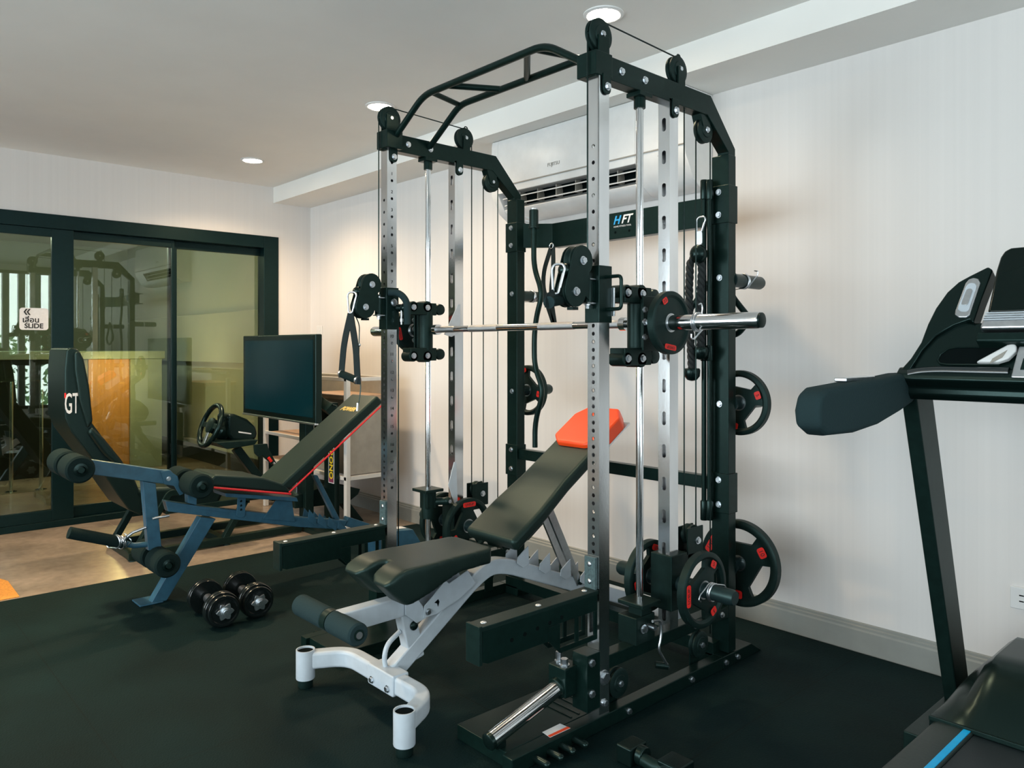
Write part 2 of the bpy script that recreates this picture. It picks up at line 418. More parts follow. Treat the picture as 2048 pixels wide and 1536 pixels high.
MB().prism([(e0 + .002, y, z) for y, z in ((2.948, 2.073), (2.973, 2.011), (2.962, 2.01), (2.938, 2.07))], (e1 - e0 - .004, 0, 0)).build('air_outlet', DARK, ac)
MB().box(ax0 + .004, ax1 - .004, 2.834, 2.8385, 2.098, 2.104).build('panel_seam', GREYP, ac)
for y, z in ((2.875, 2.035), (2.892, 2.0)):
    MB().prism([(e0 + .005, y, z), (e0 + .005, y + .03, z + .012), (e0 + .005, y + .03, z + .016), (e0 + .005, y, z + .005)], (e1 - e0 - .01, 0, 0)).build('louver', WHT, ac)
for k in range(7):
    x = e0 + .12 + k * .14
    MB().box(x, x + .006, 2.9, 2.95, 2.0, 2.065).build('fin', GREYP, ac)
text('lettering', 'FUJITSU', .026, GREYP, ac, (-2.80, 2.8375, 2.155), XA, ZA)
text('lettering', '=- 25', .02, GREYP, ac, (-2.12, 2.843, 2.075), XA, ZA)

# ================================================================== power rack / smith machine
XM = -2.21
rk = thing('smith_machine', 'tall black and chrome smith machine with cables, pulleys and pull-up bars', 'gym machine', (XM, 2.2, 0))
def U(s, u): return XM + s * u
UO, UI, UC = .622, .574, .598
HOLES_F = [(1.834 - .0515 * k) for k in range(0, 8)] + [(1.27 - .0254 * k) for k in range(0, 29)]
def upright(s, y0, y1, z0, z1, fh, ih, name, rx):
    b = MB(); xa, xb = sorted((U(s, UI), U(s, UO))); W = xb - xa; H = z1 - z0
    inner = xb if s < 0 else xa
    # front and rear faces with the same holes
    for yy, dv in ((y0, (0, .003, 0)), (y1, (0, -.003, 0))):
        b.holed((xa, yy, z0), XA, ZA, W, H, [(h - z0, *rx) for h in fh], dv)
    if ih:
        b.holed((inner, y0, z0), YA, ZA, y1 - y0, H, [(h - z0, .0062, .0062) for h in ih], (.003 * s, 0, 0))
    else: b.face([(inner, y0, z0), (inner, y1, z0), (inner, y1, z1), (inner, y0, z1)])
    ou = xa if s < 0 else xb
    b.face([(ou, y0, z0), (ou, y1, z0), (ou, y1, z1), (ou, y0, z1)])
    bmesh.ops.remove_doubles(b.bm, verts=b.bm.verts, dist=1e-5)
    return b.build(name, CHR, rk, smooth=False)
def pulley(y, z, r, s, cheeks=True, u=UC):
    x = U(s, u); t = .017
    w = MB().lathe((x - t, y, z), XA, [(.006, 0), (r * .55, .0), (r * .6, .003), (r * .85, .003), (r, .006), (r, .011), (r * .86, t), (r, 2 * t - .011), (r, 2 * t - .006), (r * .85, 2 * t - .003), (r * .6, 2 * t - .003), (r * .55, 2 * t), (.006, 2 * t)], 36).build('pulley', RUB, rk)
    for sg in (1, -1): bolt(w, (x + sg * t, y, z), (sg, 0, 0), .008, .008)
    return w
def cable(pts, r=.0026):
    return MB().tube(pts, r, 8).build('cable', BLKP, rk)
for s in (1, -1):
    ft = upright(s, 1.812, 1.860, .05, 2.06, HOLES_F, [1.482 - .0775 * (n - 7) - .029 for n in range(0, 19)], 'front_upright', (.0064, .0064))
    nb = []
    for n in range(1, 19):
        xi = U(s, UI) - s * .0008
        text('lettering', str(n), .019, INK, ft, (xi, 1.836, 1.482 - .0775 * (n - 7)), (0, 1 if s < 0 else -1, 0), ZA) if s < 0 else None
    upright(s, 2.178, 2.227, .2285, 2.06, [1.069 + .113 * k for k in range(-7, 9)], None, 'rear_upright', (.0085, .0235))
    # top beam with mitred drop
    prof = [(1.80, 2.124), (2.43, 2.124), (2.594, 1.956), (2.594, 1.90), (2.546, 1.90), (2.546, 1.938), (2.408, 2.049), (1.80, 2.049)]
    MB().prism([(U(s, UI), y, z) for y, z in prof], (s * (UO - UI), 0, 0)).build('top_beam', BLK, rk, .003)
    MB().box(U(s, .55), U(s, UO + .001), 2.544, 2.596, .051, 1.93).build('rear_post', BLK, rk, .003)
    cap = MB().box(U(s, .545), U(s, UO + .004), 1.792, 1.872, 2.052, 2.128).build('beam_cap', BLK, rk, .003)
    for y in (1.842, 2.203):
        tb = MB()
        xo = U(s, UO) + .001 * s if s > 0 else U(s, UI) + .001
        xo = U(s, UO + .002) if s > 0 else U(s, UI) + .002
        tb.prism([(xo, y - .018, 2.06), (xo, y - .018, 2.014)] + [(xo, y - .018 * math.cos(a), 2.014 - .018 * math.sin(a)) for a in [PI * k / 8 for k in range(1, 8)]] + [(xo, y + .018, 2.014), (xo, y + .018, 2.06)], (.006, 0, 0))
        t = tb.build('bracket', BLK, rk, .001)
        bolt(t, (xo + .006, y, 2.02), XA)
    for y, z in ((1.92, 2.088), (2.04, 2.088)): bolt(rk, (U(s, UO) if s > 0 else U(s, UI), y, z), XA)
    # pulleys on top
    for y, z, r in ((1.837, 2.188, .052), (2.249, 2.178, .049), (2.415, 1.997, .046)): pulley(y, z, r, s)
    for u0, ya_, yb_, zt__ in ((-.024, 1.81, 1.87, 2.2), (.018, 1.812, 1.862, 2.18), (-.024, 2.23, 2.27, 2.185), (.018, 2.23, 2.27, 2.185)):
        MB().box(U(s, UC + u0), U(s, UC + u0 + .006), ya_, yb_, 2.12, zt__).build('bracket', BLK, rk, .001)
    MB().torus((U(s, UC), 2.262, 2.228), XA, .009, .003, 16, 6).build('cable_guard', BLK, rk)
    MB().prism([(U(s, UC - .022), 2.37, 2.06), (U(s, UC - .022), 2.44, 2.04), (U(s, UC - .022), 2.43, 1.985), (U(s, UC - .022), 2.40, 1.985)], (s * .04, 0, 0)).build('bracket', BLK, rk, .001)
    # cables
    x = U(s, UC)
    cable([(x, 1.785, 2.18), (x, 1.785, 1.49)])
    a = [(x, 1.837 + .05 * math.sin(t), 2.188 + .05 * math.cos(t)) for t in [math.radians(k) for k in range(-90, 12, 12)]]
    cable(a + [(x, 2.249 + .047 * math.sin(t), 2.178 + .047 * math.cos(t)) for t in [math.radians(k) for k in range(10, 95, 12)]] + [(x, 2.297, 2.1), (x, 2.297, .52)])
    cable([(x, 2.369, .54), (x, 2.369, 1.99)] + [(x, 2.415 - .046 * math.cos(t), 1.997 + .046 * math.sin(t)) for t in [PI * k / 8 for k in range(1, 8)]] + [(x, 2.461, 1.99), (x, 2.461, .14)])
    cable([(x, 1.885, 1.36), (x, 1.885, .13)])
    # guide rod
    MB().cyl((x, 2.044, .228), (x, 2.044, 2.06), .0125, 20).build('guide_rod', CHR2, rk)
    MB().cyl((x, 2.044, 2.0), (x, 2.044, 2.05), .02, 20).box(x - .03, x + .03, 2.01, 2.075, 2.035, 2.05).build('rod_socket', BLK, rk, .002)
    # base
    MB().box(U(s, .585), U(s, .628), 1.44, 2.499, .0045, .05).build('base_rail', BLK, rk, .003)
    fp = MB().prism([(U(s, .36), 1.455, .0045), (U(s, .36), 1.455, .05), (U(s, .36), 1.90, .05), (U(s, .36), 1.90, .0045)], (s * .224, 0, 0)).build('foot_plate', BLK, rk, .003)
    rf = MB().prism([(U(s, .50), 2.50, .0045), (U(s, .50), 2.50, .05), (U(s, .50), 2.70, .05), (U(s, .50), 2.775, .0045)], (s * .1285, 0, 0)).build('rear_foot', BLK, rk, .003)
    for y in (2.52, 2.6, 1.95, 2.3): bolt(rk, (U(s, .628), y, .026), (s, 0, 0), .008)
    MB().box(U(s, UI), U(s, UO), 1.858, 2.548, .185, .228).build('lower_beam', BLK, rk, .003)
    for y in (2.33, 2.50): bolt(rk, (U(s, UO) if s > 0 else U(s, UI), y, .207), XA, .008)
    MB().box(U(s, UI - .01), U(s, UO + .005), 1.752, 1.812, .08, .255).build('gusset', BLK, rk, .002)
    for z in (.23, .135): bolt(rk, (U(s, UO + .005), 1.772, z), (s, 0, 0))
    bolt(rk, (U(s, UO), 1.836, .165), (s, 0, 0), .017, .012)
    bolt(rk, (U(s, UO), 1.838, .085), (s, 0, 0), .009)
    pulley(1.925, .117, .047, s); pulley(2.385, .122, .047, s)
    for ya_ in (1.90, 2.36): MB().box(U(s, UC - .024), U(s, UC - .018), ya_, ya_ + .05, .04, .13).build('bracket', BLK, rk, .001)
    for k, y in enumerate((1.53, 1.585, 1.635, 1.69)):
        MB().cyl((U(s, .628), y, .024), (U(s, .675), y, .024), .011, 16).sphere((U(s, .675), y, .024), .011).build('band_peg', BLKP, rk)
    # rear post sleeves + bolts + pegs
    for z0, z1 in ((1.672, 1.815), (.575, .725)):
        MB().box(U(s, .545), U(s, UO + .006), 2.538, 2.60, z0, z1).build('sleeve', BLK, rk, .002)
        for z in (z0 + .032, z1 - .025): bolt(rk, (U(s, .585), 2.538, z), (0, -1, 0), .009)
    for z in (1.466, .987, .365): bolt(rk, (U(s, .585), 2.544, z), (0, -1, 0), .009)
    for z in (1.46, .987, .365):
        MB().lathe((U(s, UC), 2.594, z), YA, [(.033, 0), (.033, .006), (.026, .01), (.026, .215), (.022, .226)], 24).build('storage_peg', PEG, rk)
    # spotter arm
    pr = [(1.335, .436), (1.335, .35), (1.352, .343), (1.60, .343), (1.70, .30), (1.80, .30), (1.80, .436)]
    sa = MB()
    for xo in (U(s, UI - .004), U(s, UO - .002)):
        sa.prism([(xo, y, z) for y, z in [(1.335, .436), (1.335, .35), (1.352, .343), (1.585, .343), (1.585, .436)]], (s * .006, 0, 0))
        sa.box(xo, xo + s * .006, 1.585, 1.80, .385, .436).box(xo, xo + s * .006, 1.635, 1.80, .296, .312).prism([(xo, 1.5855, .384), (xo, 1.5855, .343), (xo, 1.634, .2965), (xo, 1.634, .384)], (s * .006, 0, 0)).box(xo, xo + s * .006, 1.70, 1.715, .312, .385).box(xo, xo + s * .006, 1.785, 1.80, .312, .385)
    arm = sa.build('safety_arm', BLK, rk, .001)
    MB().box(U(s, UI - .006), U(s, UO + .004), 1.33, 1.806, .434, .446).box(U(s, UI - .006), U(s, UO + .004), 1.322, 1.334, .342, .449).build('arm_pad', BLKM, arm, .002)
    for y in (1.36, 1.57, 1.77): MB().sphere((U(s, UC), y, .446), .009, (1, 1, .4)).build('rivet', ZINC, arm)
    for k in range(5): MB().cyl((U(s, UO + .004), 1.44 + .05 * k, .385 + .004 * k), (U(s, UO + .0055), 1.44 + .05 * k, .385 + .004 * k), .006, 12).build('hole', DARK, arm)
    hb = MB().box(U(s, UI - .003), U(s, UO - .006), 1.800, 1.811, .445, .545).build('hook_plate', GALV, rk, .001)
    for z in (.468, .522): MB().sphere((U(s, UC - .006), 1.80, z), .0085, (1, .5, 1)).build('rivet', ZINC, hb)
    # cable trolley
    tr = MB().box(U(s, UI - .006), U(s, UO + .006), 1.805, 1.867, 1.279, 1.458).build('cable_trolley', BLK, rk, .002)
    MB().cyl((U(s, UC), 1.785, 1.342), (U(s, UC), 1.785, 1.41), .017, 16).box(U(s, UC) - .014, U(s, UC) + .014, 1.785, 1.81, 1.345, 1.408).build('hinge', BLK, tr)
    for z0 in (1.337, 1.412): MB().box(U(s, UC) - .018, U(s, UC) + .018, 1.766, 1.812, z0, z0 + .004).build('hinge_plate', ZINC, tr)
    bolt(tr, (U(s, UC), 1.785, 1.416), ZA, .008, .012); bolt(tr, (U(s, UC), 1.785, 1.336), -ZA, .008, .014)
    ca, cb = V((U(s, UC), 1.737, 1.467)), V((U(s, UC), 1.706, 1.371))
    for dx in (-.024, .02):
        o8 = []
        for c0, a0, a1 in ((ca, -50, 165), (cb, 170, 345)):
            for k in range(15):
                a = math.radians(a0 + (a1 - a0) * k / 14); o8.append((c0.x + dx, c0.y + .046 * math.cos(a), c0.z + .047 * math.sin(a)))
        o8.append((ca.x + dx, 1.768, 1.345)); o8.append((ca.x + dx, 1.772, 1.41))
        MB().prism(o8, (.004, 0, 0)).build('pulley_plate', BLKM, tr, .001)
    for c0 in (ca, cb):
        MB().lathe((c0.x - .018, c0.y, c0.z), XA, [(.008, 0), (.04, .0), (.046, .004), (.046, .010), (.038, .018), (.046, .026), (.046, .032), (.04, .036), (.008, .036)], 32).build('pulley_wheel', RUB, tr)
        bolt(tr, (c0.x + .024, c0.y, c0.z), XA, .010, .010)
    MB().sphere((U(s, UC), 1.694 - .012, 1.436), .021).build('cable_stop', BLKP, tr)
    MB().box(U(s, UC) - .012, U(s, UC) + .012, 1.705, 1.73, 1.316, 1.325).build('bumper', BLKP, tr)
    if s > 0:
        xh = U(1, UO + .006)
        MB().tube([(xh, 1.842, 1.423), (xh + .058, 1.842, 1.423), (xh + .058, 1.842, 1.321), (xh, 1.842, 1.321)], .0058, 12, .014).build('pull_handle', BLK, tr)
        MB().box(xh, xh + .012, 1.862, 1.868, 1.30, 1.39).build('pop_pin', ZINC, tr, .001)
    else:
        xh = U(-1, UI - .006)
        MB().tube([(xh, 1.815, 1.436), (xh + .035, 1.845, 1.436), (xh + .06, 1.868, 1.40), (xh + .06, 1.87, 1.30)], .0145, 14, .03).build('foam_grip', FOAM, tr, label='grey foam grip')
        bolt(tr, (xh, 1.842, 1.395), XA, .012, .01)
        MB().cyl((xh, 1.862, 1.372), (xh + .03, 1.874, 1.372), .017, 16).sphere((xh + .034, 1.874, 1.372), .02).build('pop_pin', BLKP, tr)
        MB().cyl((xh + .028, 1.862, 1.30), (xh + .028, 1.862, 1.36), .004, 10).cyl((xh + .028, 1.862, 1.312), (xh + .028, 1.862, 1.325), .008, 10).build('adjuster', ZINC, tr)
    # smith carriage
    cg = MB().cyl((x, 2.03, 1.19), (x, 2.03, 1.36), .033, 24).build('bar_carriage', BLKM, rk)
    for z0, z1 in ((1.346, 1.40), (1.143, 1.20)):
        MB().box(x - .034, x + .03, 1.93, 2.07, z0, z1).cyl((x - .034, 1.945, (z0 + z1) / 2 + (.008 if z0 > 1.3 else -.008)), (x + .03, 1.945, (z0 + z1) / 2 + (.008 if z0 > 1.3 else -.008)), .024, 20).cyl((x - .034, 2.02, (z0 + z1) / 2 + (.01 if z0 > 1.3 else -.01)), (x + .03, 2.02, (z0 + z1) / 2 + (.01 if z0 > 1.3 else -.01)), .026, 20).build('carriage_block', BLKM, cg, .003)
        zc = (z0 + z1) / 2
        MB().lathe((x - .03, 2.095, zc), XA, [(.012, 0), (.024, .002), (.026, .01), (.02, .022), (.02, .036), (.026, .046), (.024, .056), (.012, .058)], 20).build('roller', BLKP, cg)
        for y in (1.945, 2.02): bolt(cg, (x + .03, y, zc + (.006 if z0 > 1.3 else -.006)), XA, .0095)
    MB().box(U(s, .64), U(s, .648), 2.0, 2.09, 1.19, 1.37).box(U(s, .628), U(s, .642), 2.01, 2.08, 1.20, 1.36).build('carriage_plate', BLKM, cg, .002)
    for z in (1.325, 1.285, 1.235): bolt(cg, (U(s, .648), 2.005, z), (s, 0, 0), .008)
    if s < 0: MB().prism([(U(s, .548), 2.19, 1.40), (U(s, .548), 2.178, 1.40), (U(s, .548), 2.10, 1.26), (U(s, .548), 2.14, 1.25), (U(s, .548), 2.19, 1.27)], (s * .006, 0, 0)).build('hook_plate', WPAINT, rk, .001)
    # rod stop
    zs = .345 if s > 0 else .555
    st = MB().box(x - .055, x + .05, 1.995, 2.095, zs, zs + .014).box(x - .028, x + .028, 2.018, 2.07, zs - .075, zs).build('rod_stop', BLKM, rk, .003)
    if s > 0:
        MB().box(x - .045, x + .032, 1.985, 2.085, .225, zs - .03).build('stop_block', BLKM, st, .003)
        bolt(st, (x + .034, 2.02, .275), XA, .011, .012); MB().cyl((x + .03, 2.048, .278), (x + .062, 2.048, .278), .009, 14).build('stop_shaft', ZINC, st)
        xl = x + .064
        MB().tube([(xl, 2.03, .305), (xl, 2.075, .30), (xl, 2.078, .25), (xl, 2.06, .205), (xl, 2.11, .14), (xl, 2.115, .13)], .0048, 10, .02).build('latch_lever', ALU, st)
        MB().cyl((xl, 2.115, .134), (xl - .03, 2.085, .139), .011, 14).build('lever_knob', BLKP, st)
    else:
        MB().cyl((x, 2.044, zs - .12), (x, 2.044, zs), .03, 20).cyl((x + .0, 2.06, zs - .05), (x + .05, 2.11, zs - .045), .017, 16).sphere((x + .052, 2.112, zs - .045), .019).build('stop_block', BLKM, st)
        bolt(st, (x + .062, 2.115, zs - .045), XA, .009)
    # weight carriage low on the slotted upright
    wc = MB().box(U(s, .555), U(s, .645), 2.158, 2.25, .30, .49).build('weight_carriage', BLKM, rk, .004)
    MB().box(U(s, UC) - .024, U(s, UC) - .018, 2.285, 2.38, .455, .56).box(U(s, UC) + .018, U(s, UC) + .024, 2.285, 2.38, .455, .56).box(U(s, UC) - .024, U(s, UC) + .024, 2.25, 2.34, .44, .47).build('pulley_housing', BLKM, wc, .002)
    MB().lathe((U(s, UC) - .016, 2.333, .53), XA, [(.008, 0), (.036, 0), (.036, .008), (.03, .016), (.036, .024), (.036, .032), (.008, .032)], 28).build('pulley_wheel', RUB, wc)
    bolt(wc, (U(s, UC) + .024, 2.345, .51), XA, .010)
    MB().lathe((U(s, .645), 2.204, .39), (s, 0, 0), [(.026, 0), (.026, .205), (.022, .215)], 24).lathe((U(s, .555), 2.204, .39), (-s, 0, 0), [(.026, 0), (.026, .165), (.022, .175)], 24).build('weight_pin', PEG, wc)
    if s < 0: MB().prism([(U(s, .552), 2.17, .68), (U(s, .552), 2.158, .68), (U(s, .552), 2.125, .58), (U(s, .552), 2.16, .49), (U(s, .552), 2.178, .49)], (s * .005, 0, 0)).build('hook_plate', WPAINT, rk, .001)
# warning label on the foot plate by the landmine
lc = [Zp(*crop(940, 1280, 6)(a, b_), .0508) for a, b_ in ((868, 1108), (1080, 1005), (1205, 1060), (960, 1172))]
lb = MB().prism(lc, (0, 0, .0008)).build('warning_label', WHI, rk)
lo = [lc[3].lerp(lc[0], .3), lc[2].lerp(lc[1], .3), lc[2].lerp(lc[1], .02), lc[3].lerp(lc[0], .02)]
MB().prism([p + V((0, 0, .0009)) for p in lo], (0, 0, .0006)).build('warning_stripe', ORG, lb)
# grooves on the foot plate
for k in range(4):
    MB().box(U(1, .42), U(1, .57), 1.74 + .035 * k, 1.746 + .035 * k, .0495, .0525).build('tread_strip', BLKP, rk)
# smith bar
bar = MB().cyl((U(-1, .64), 2.044, 1.281), (U(1, .64), 2.044, 1.281), .0135, 20).build('smith_bar', CHR2, rk)
for x0, x1 in ((-.30, -.12), (.12, .30), (-.53, -.40), (.40, .53)):
    MB().cyl((XM + x0, 2.044, 1.281), (XM + x1, 2.044, 1.281), .0142, 20).build('knurling', mat('knurled_steel', (.45, .46, .47), .35, 1.0, bump=(900, .6)) if 'knurled_steel' not in bpy.data.materials else bpy.data.materials['knurled_steel'], bar)
for s in (1, -1):
    MB().cyl((U(s, .52), 2.044, 1.281), (U(s, .545), 2.044, 1.281), .023, 24).build('bar_collar', CHR2, bar)
    MB().lathe((U(s, .65), 2.044, 1.281), (s, 0, 0), [(.034, 0), (.034, .03), (.025, .034), (.025, .388), (.0235, .392)], 32).build('bar_sleeve', CHR2, bar)
    MB().lathe((U(s, 1.0425), 2.044, 1.281), (s, 0, 0), [(.0225, 0), (.0225, .004), (.018, .005)], 32).build('sleeve_cap', BLKP, bar)
# pull-up bars
r = .0135
pb = MB().tube([(U(-1, .585), 1.845, 2.09), (XM - .352, 1.842, 2.232), (XM + .352, 1.842, 2.232), (U(1, .585), 1.845, 2.09)], r, 14, .06).build('pull_up_bar', BLK, rk)
MB().tube([(U(-1, .585), 2.035, 2.09), (XM - .352, 2.03, 2.232), (XM + .352, 2.03, 2.232), (U(1, .585), 2.035, 2.09)], r, 14, .05).build('pull_up_bar', BLK, rk)
for s in (1, -1):
    MB().tube([(XM + s * .30, 1.842, 2.232), (XM + s * .352, 2.03, 2.232)], .011, 12).build('grip_bar', BLK, rk)
    MB().tube([(XM + (.264 if s > 0 else -.20), 1.842, 2.234), (XM + (.064 if s > 0 else -.09), 2.03, 2.234)], .0125, 12).build('grip_bar', BLK, rk)
# rear cross members
cm = MB()
zt, zb = 1.811, 1.693
cm.prism([(-2.79, 2.572, zb), (-2.765, 2.572, zb), (-2.655, 2.682, zb), (-1.765, 2.682, zb), (-1.655, 2.572, zb), (-1.63, 2.572, zb), (-1.63, 2.585, zb), (-1.75, 2.69, zb), (-2.67, 2.69, zb), (-2.79, 2.585, zb)], (0, 0, zt - zb))
cm.box(-2.655, -1.765, 2.684, 2.73, zt - .008, zt).box(-2.655, -1.765, 2.684, 2.73, zb, zb + .008)
cr = cm.build('cross_member', BLK, rk, .002)
c7 = crop(980, 350, 3.531)
h0, h1 = Yp(*c7(862, 305), 2.681), Yp(*c7(1018, 285), 2.681)
hw = (h1.x - h0.x)
text('lettering', 'H', .052, CYAN2, cr, (h0.x + hw * .2, 2.6812, 1.775), XA, ZA, .35, .0012)
text('lettering', 'FT', .052, WHI, cr, (h0.x + hw * .64, 2.6812, 1.775), XA, ZA, .35, .0012)
text('lettering', 'HOME FITNESS TOOL', .0105, WHI, cr, (h0.x + hw * .47, 2.6812, 1.747), XA, ZA)
for dx in (.15, .78): MB().cyl((h0.x + hw * dx, 2.683, 1.722), (h0.x + hw * dx, 2.6815, 1.722), .006, 14).build('hole', DARK, cr)
MB().box(U(-1, .56), U(1, .56), 2.552, 2.59, .655, .705).build('cross_member', BLK, rk, .002)
MB().box(U(-1, .585), U(1, .585), 2.50, 2.548, .04, .09).build('cross_member', BLK, rk, .002)
# landmine
lm = MB().lathe((-1.663, 1.745, .158), V((0, -.31, -.078)), [(.0245, 0), (.0245, .322)], 28).build('landmine_tube', CHR2, rk)
MB().lathe(V((-1.663, 1.745, .158)) + V((0, -.31, -.078)).normalized() * .322, V((0, -.31, -.078)), [(.0255, 0), (.0255, .012), (.02, .016)], 28).build('tube_cap', BLKP, lm)
MB().box(-1.70, -1.626, 1.70, 1.77, .125, .215).box(-1.69, -1.636, 1.765, 1.80, .12, .20).cyl((-1.663, 1.745, .158), (-1.663, 1.695, .1455), .033, 24).build('landmine_pivot', BLK, rk, .004)
bolt(rk, (-1.655, 1.725, .215), ZA, .0125, .02); bolt(rk, (-1.688, 1.735, .215), ZA, .010, .03)
MB().box(-1.675, -1.651, 1.445, 1.48, .05, .068).build('tube_rest', BLKP, rk, .002)

# ================================================================== weight plates
def make_plate(name, R, th, wins, num, label, loc, rot, hub=.026):
    t = thing(name, label, 'weight plate', (0, 0, 0))
    n = 72; rad = [hub, hub + .012, R * .47, R * .56, R * .80, R * .87, R * .965, R]
    hz = [.62, .62, .62, .5, .5, 1.0, 1.0, .8]
    b = MB(); pts = []
    for sg in (1, -1):
        def rk_(k, i):
            if not wins or k not in (2, 3): return rad[k]
            d_ = abs((i - 18 + 12) % 24 - 12) * 2 * PI / n
            return R * (min(.66, .47 / max(.3, math.cos(d_))) - (.07 if k == 2 else 0))
        pts.append([[b.bm.verts.new((rk_(k, i) * math.cos(2 * PI * i / n), sg * th / 2 * hz[k], rk_(k, i) * math.sin(2 * PI * i / n))) for i in range(n)] for k in range(len(rad))])
    def win(k, i):
        d_ = abs((i + .5 - 18 + 12) % 24 - 12)
        return k == 3 and d_ < 7
    for k in range(len(rad) - 1):
        for i in range(n):
            j = (i + 1) % n
            if wins and win(k, i): continue
            for sgi, P in enumerate(pts): b.bm.faces.new([P[k][i], P[k][j], P[k + 1][j], P[k + 1][i]])
    for k in (0, len(rad) - 1):
        for i in range(n):
            j = (i + 1) % n; b.bm.faces.new([pts[0][k][i], pts[0][k][j], pts[1][k][j], pts[1][k][i]])
    if wins:
        for i in range(n):
            j = (i + 1) % n
            if not win(3, i): continue
            for k in ((2, 4) if win(2, i) else (3, 4)): b.bm.faces.new([pts[0][k][i], pts[0][k][j], pts[1][k][j], pts[1][k][i]])
            if win(2, i):
                if not win(2, (i - 1) % n): b.bm.faces.new([pts[0][2][i], pts[0][3][i], pts[1][3][i], pts[1][2][i]])
                if not win(2, j): b.bm.faces.new([pts[0][2][j], pts[0][3][j], pts[1][3][j], pts[1][2][j]])
            if not win(3, (i - 1) % n): b.bm.faces.new([pts[0][3][i], pts[0][4][i], pts[1][4][i], pts[1][3][i]])
            if not win(3, j): b.bm.faces.new([pts[0][3][j], pts[0][4][j], pts[1][4][j], pts[1][3][j]])
    else:
        pass
    b.build('plate_body', RUB, t)
    MB().lathe((0, -th * .34, 0), YA, [(hub, 0), (hub + .005, 0), (hub + .005, th * .68), (hub, th * .68)], 32, True).build('hub_ring', ALU, t)
    for sg in (-1, 1):
        for a in (30, 270) if wins else (120,):
            an = math.radians(a); c = V((math.cos(an), 0, math.sin(an))) * R * (.72 if wins else .78) + V((0, sg * th * (.5), 0))
            rt = V((-math.sin(an), 0, math.cos(an))) * sg; up = V((math.cos(an), 0, math.sin(an)))
            bd = MB().prism(rrect(c, rt, up, R * .24, R * .19, R * .05), (0, sg * .0015, 0)).build('number_badge', RED, t)
            text('lettering', num, R * .15, INK, bd, c + V((0, sg * .0018, 0)), rt if sg < 0 else rt, up)
        an = math.radians(150 if wins else 262); c = V((math.cos(an), 0, math.sin(an))) * R * .78 + V((0, sg * th * .5, 0))
        rt = V((-math.sin(an), 0, math.cos(an))) * sg; up = V((math.cos(an), 0, math.sin(an)))
        bd = MB().prism(rrect(c, rt, up, R * .58, R * .17, R * .06), (0, sg * .0015, 0)).build('name_badge', RED, t)
        text('lettering', 'LIVEUP', R * .13, INK, bd, c + V((0, sg * .0018, 0)), rt, up)
    t.location = loc; t.rotation_euler = rot
    return t
XR2 = -1.612
big = make_plate('weight_plate', .166, .034, True, '10', 'largest black weight plate with red 10 badge low on the rear peg by the wall', (XR2, 2.665, .365), (0, 0, 0))
mid = make_plate('weight_plate', .126, .030, True, '5', 'black three-window weight plate on the rear peg halfway up, nearest the treadmill', (XR2, 2.665, .987), (0, math.radians(9), 0))
small = make_plate('weight_plate', .102, .026, False, '2.5', 'small solid weight plate on the smith bar sleeve nearest the treadmill', (U(1, .718), 2.044, 1.281), (0, 0, PI / 2), .0255)
dup(small, (U(-1, .718), 2.044, 1.281), 'small solid weight plate on the smith bar sleeve towards the glass door', rot=(0, math.radians(70), PI / 2))
dup(mid, (U(-1, UC), 2.665, .987), 'black weight plate on the rear peg halfway up, behind the curved lat bar', rot=(0, math.radians(40), 0))
dup(mid, (U(1, .735), 2.204, .39), 'black weight plate on the outer end of the low weight pin nearest the treadmill', rot=(0, math.radians(-30), PI / 2))
dup(mid, (U(1, .515), 2.204, .39), 'black weight plate on the inner end of the low weight pin nearest the treadmill', rot=(0, math.radians(80), PI / 2))
dup(mid, (U(-1, .515), 2.204, .39), 'black weight plate on the low weight pin behind the pale bench seat, inner side', rot=(0, math.radians(60), PI / 2))
dup(mid, (U(-1, .70), 2.204, .39), 'black weight plate on the low weight pin towards the glass door, outer side', rot=(0, math.radians(10), PI / 2))

# spring collars
def make_collar(label, loc, rot, group=None, R=.0285):
    t = thing('spring_collar', label, 'collar', (0, 0, 0), group)
    pts = []
    for k in range(61):
        a = 2 * PI * 2.2 * k / 60; pts.append((R * math.cos(a), -.008 + .016 * k / 60, R * math.sin(a)))
    e0, e1 = V(pts[0]), V(pts[-1])
    MB().tube(pts, .0028, 8).build('coil', ALU, t)
    for e, sg in ((e0, -1), (e1, 1)):
        d = V((e.x, 0, e.z)).normalized(); tg = V((-d.z, 0, d.x)) * sg
        MB().tube([e, e + tg * .045 + d * .012, e + tg * .06 + d * .006, e + tg * .055 - d * .008], .0024, 8, .006).build('wire_handle', ALU, t)
    t.location = loc; t.rotation_euler = rot
    return t
c0 = make_collar('silver wire spring collar on the chrome bar sleeve nearest the treadmill', (U(1, .825), 2.044, 1.281), (0, math.radians(70), PI / 2))
dup(c0, (U(1, UC), 2.69, 1.46), 'silver wire spring collar on the empty top peg nearest the treadmill', rot=(0, math.radians(100), 0))
dup(c0, (U(-1, UC), 2.69, 1.46), 'silver wire spring collar on the empty top peg behind the curved lat bar', rot=(0, math.radians(110), 0))
dup(c0, (U(1, .775), 2.204, .39), 'silver wire spring collar on the low weight pin in front of its plate', rot=(0, math.radians(-60), PI / 2))

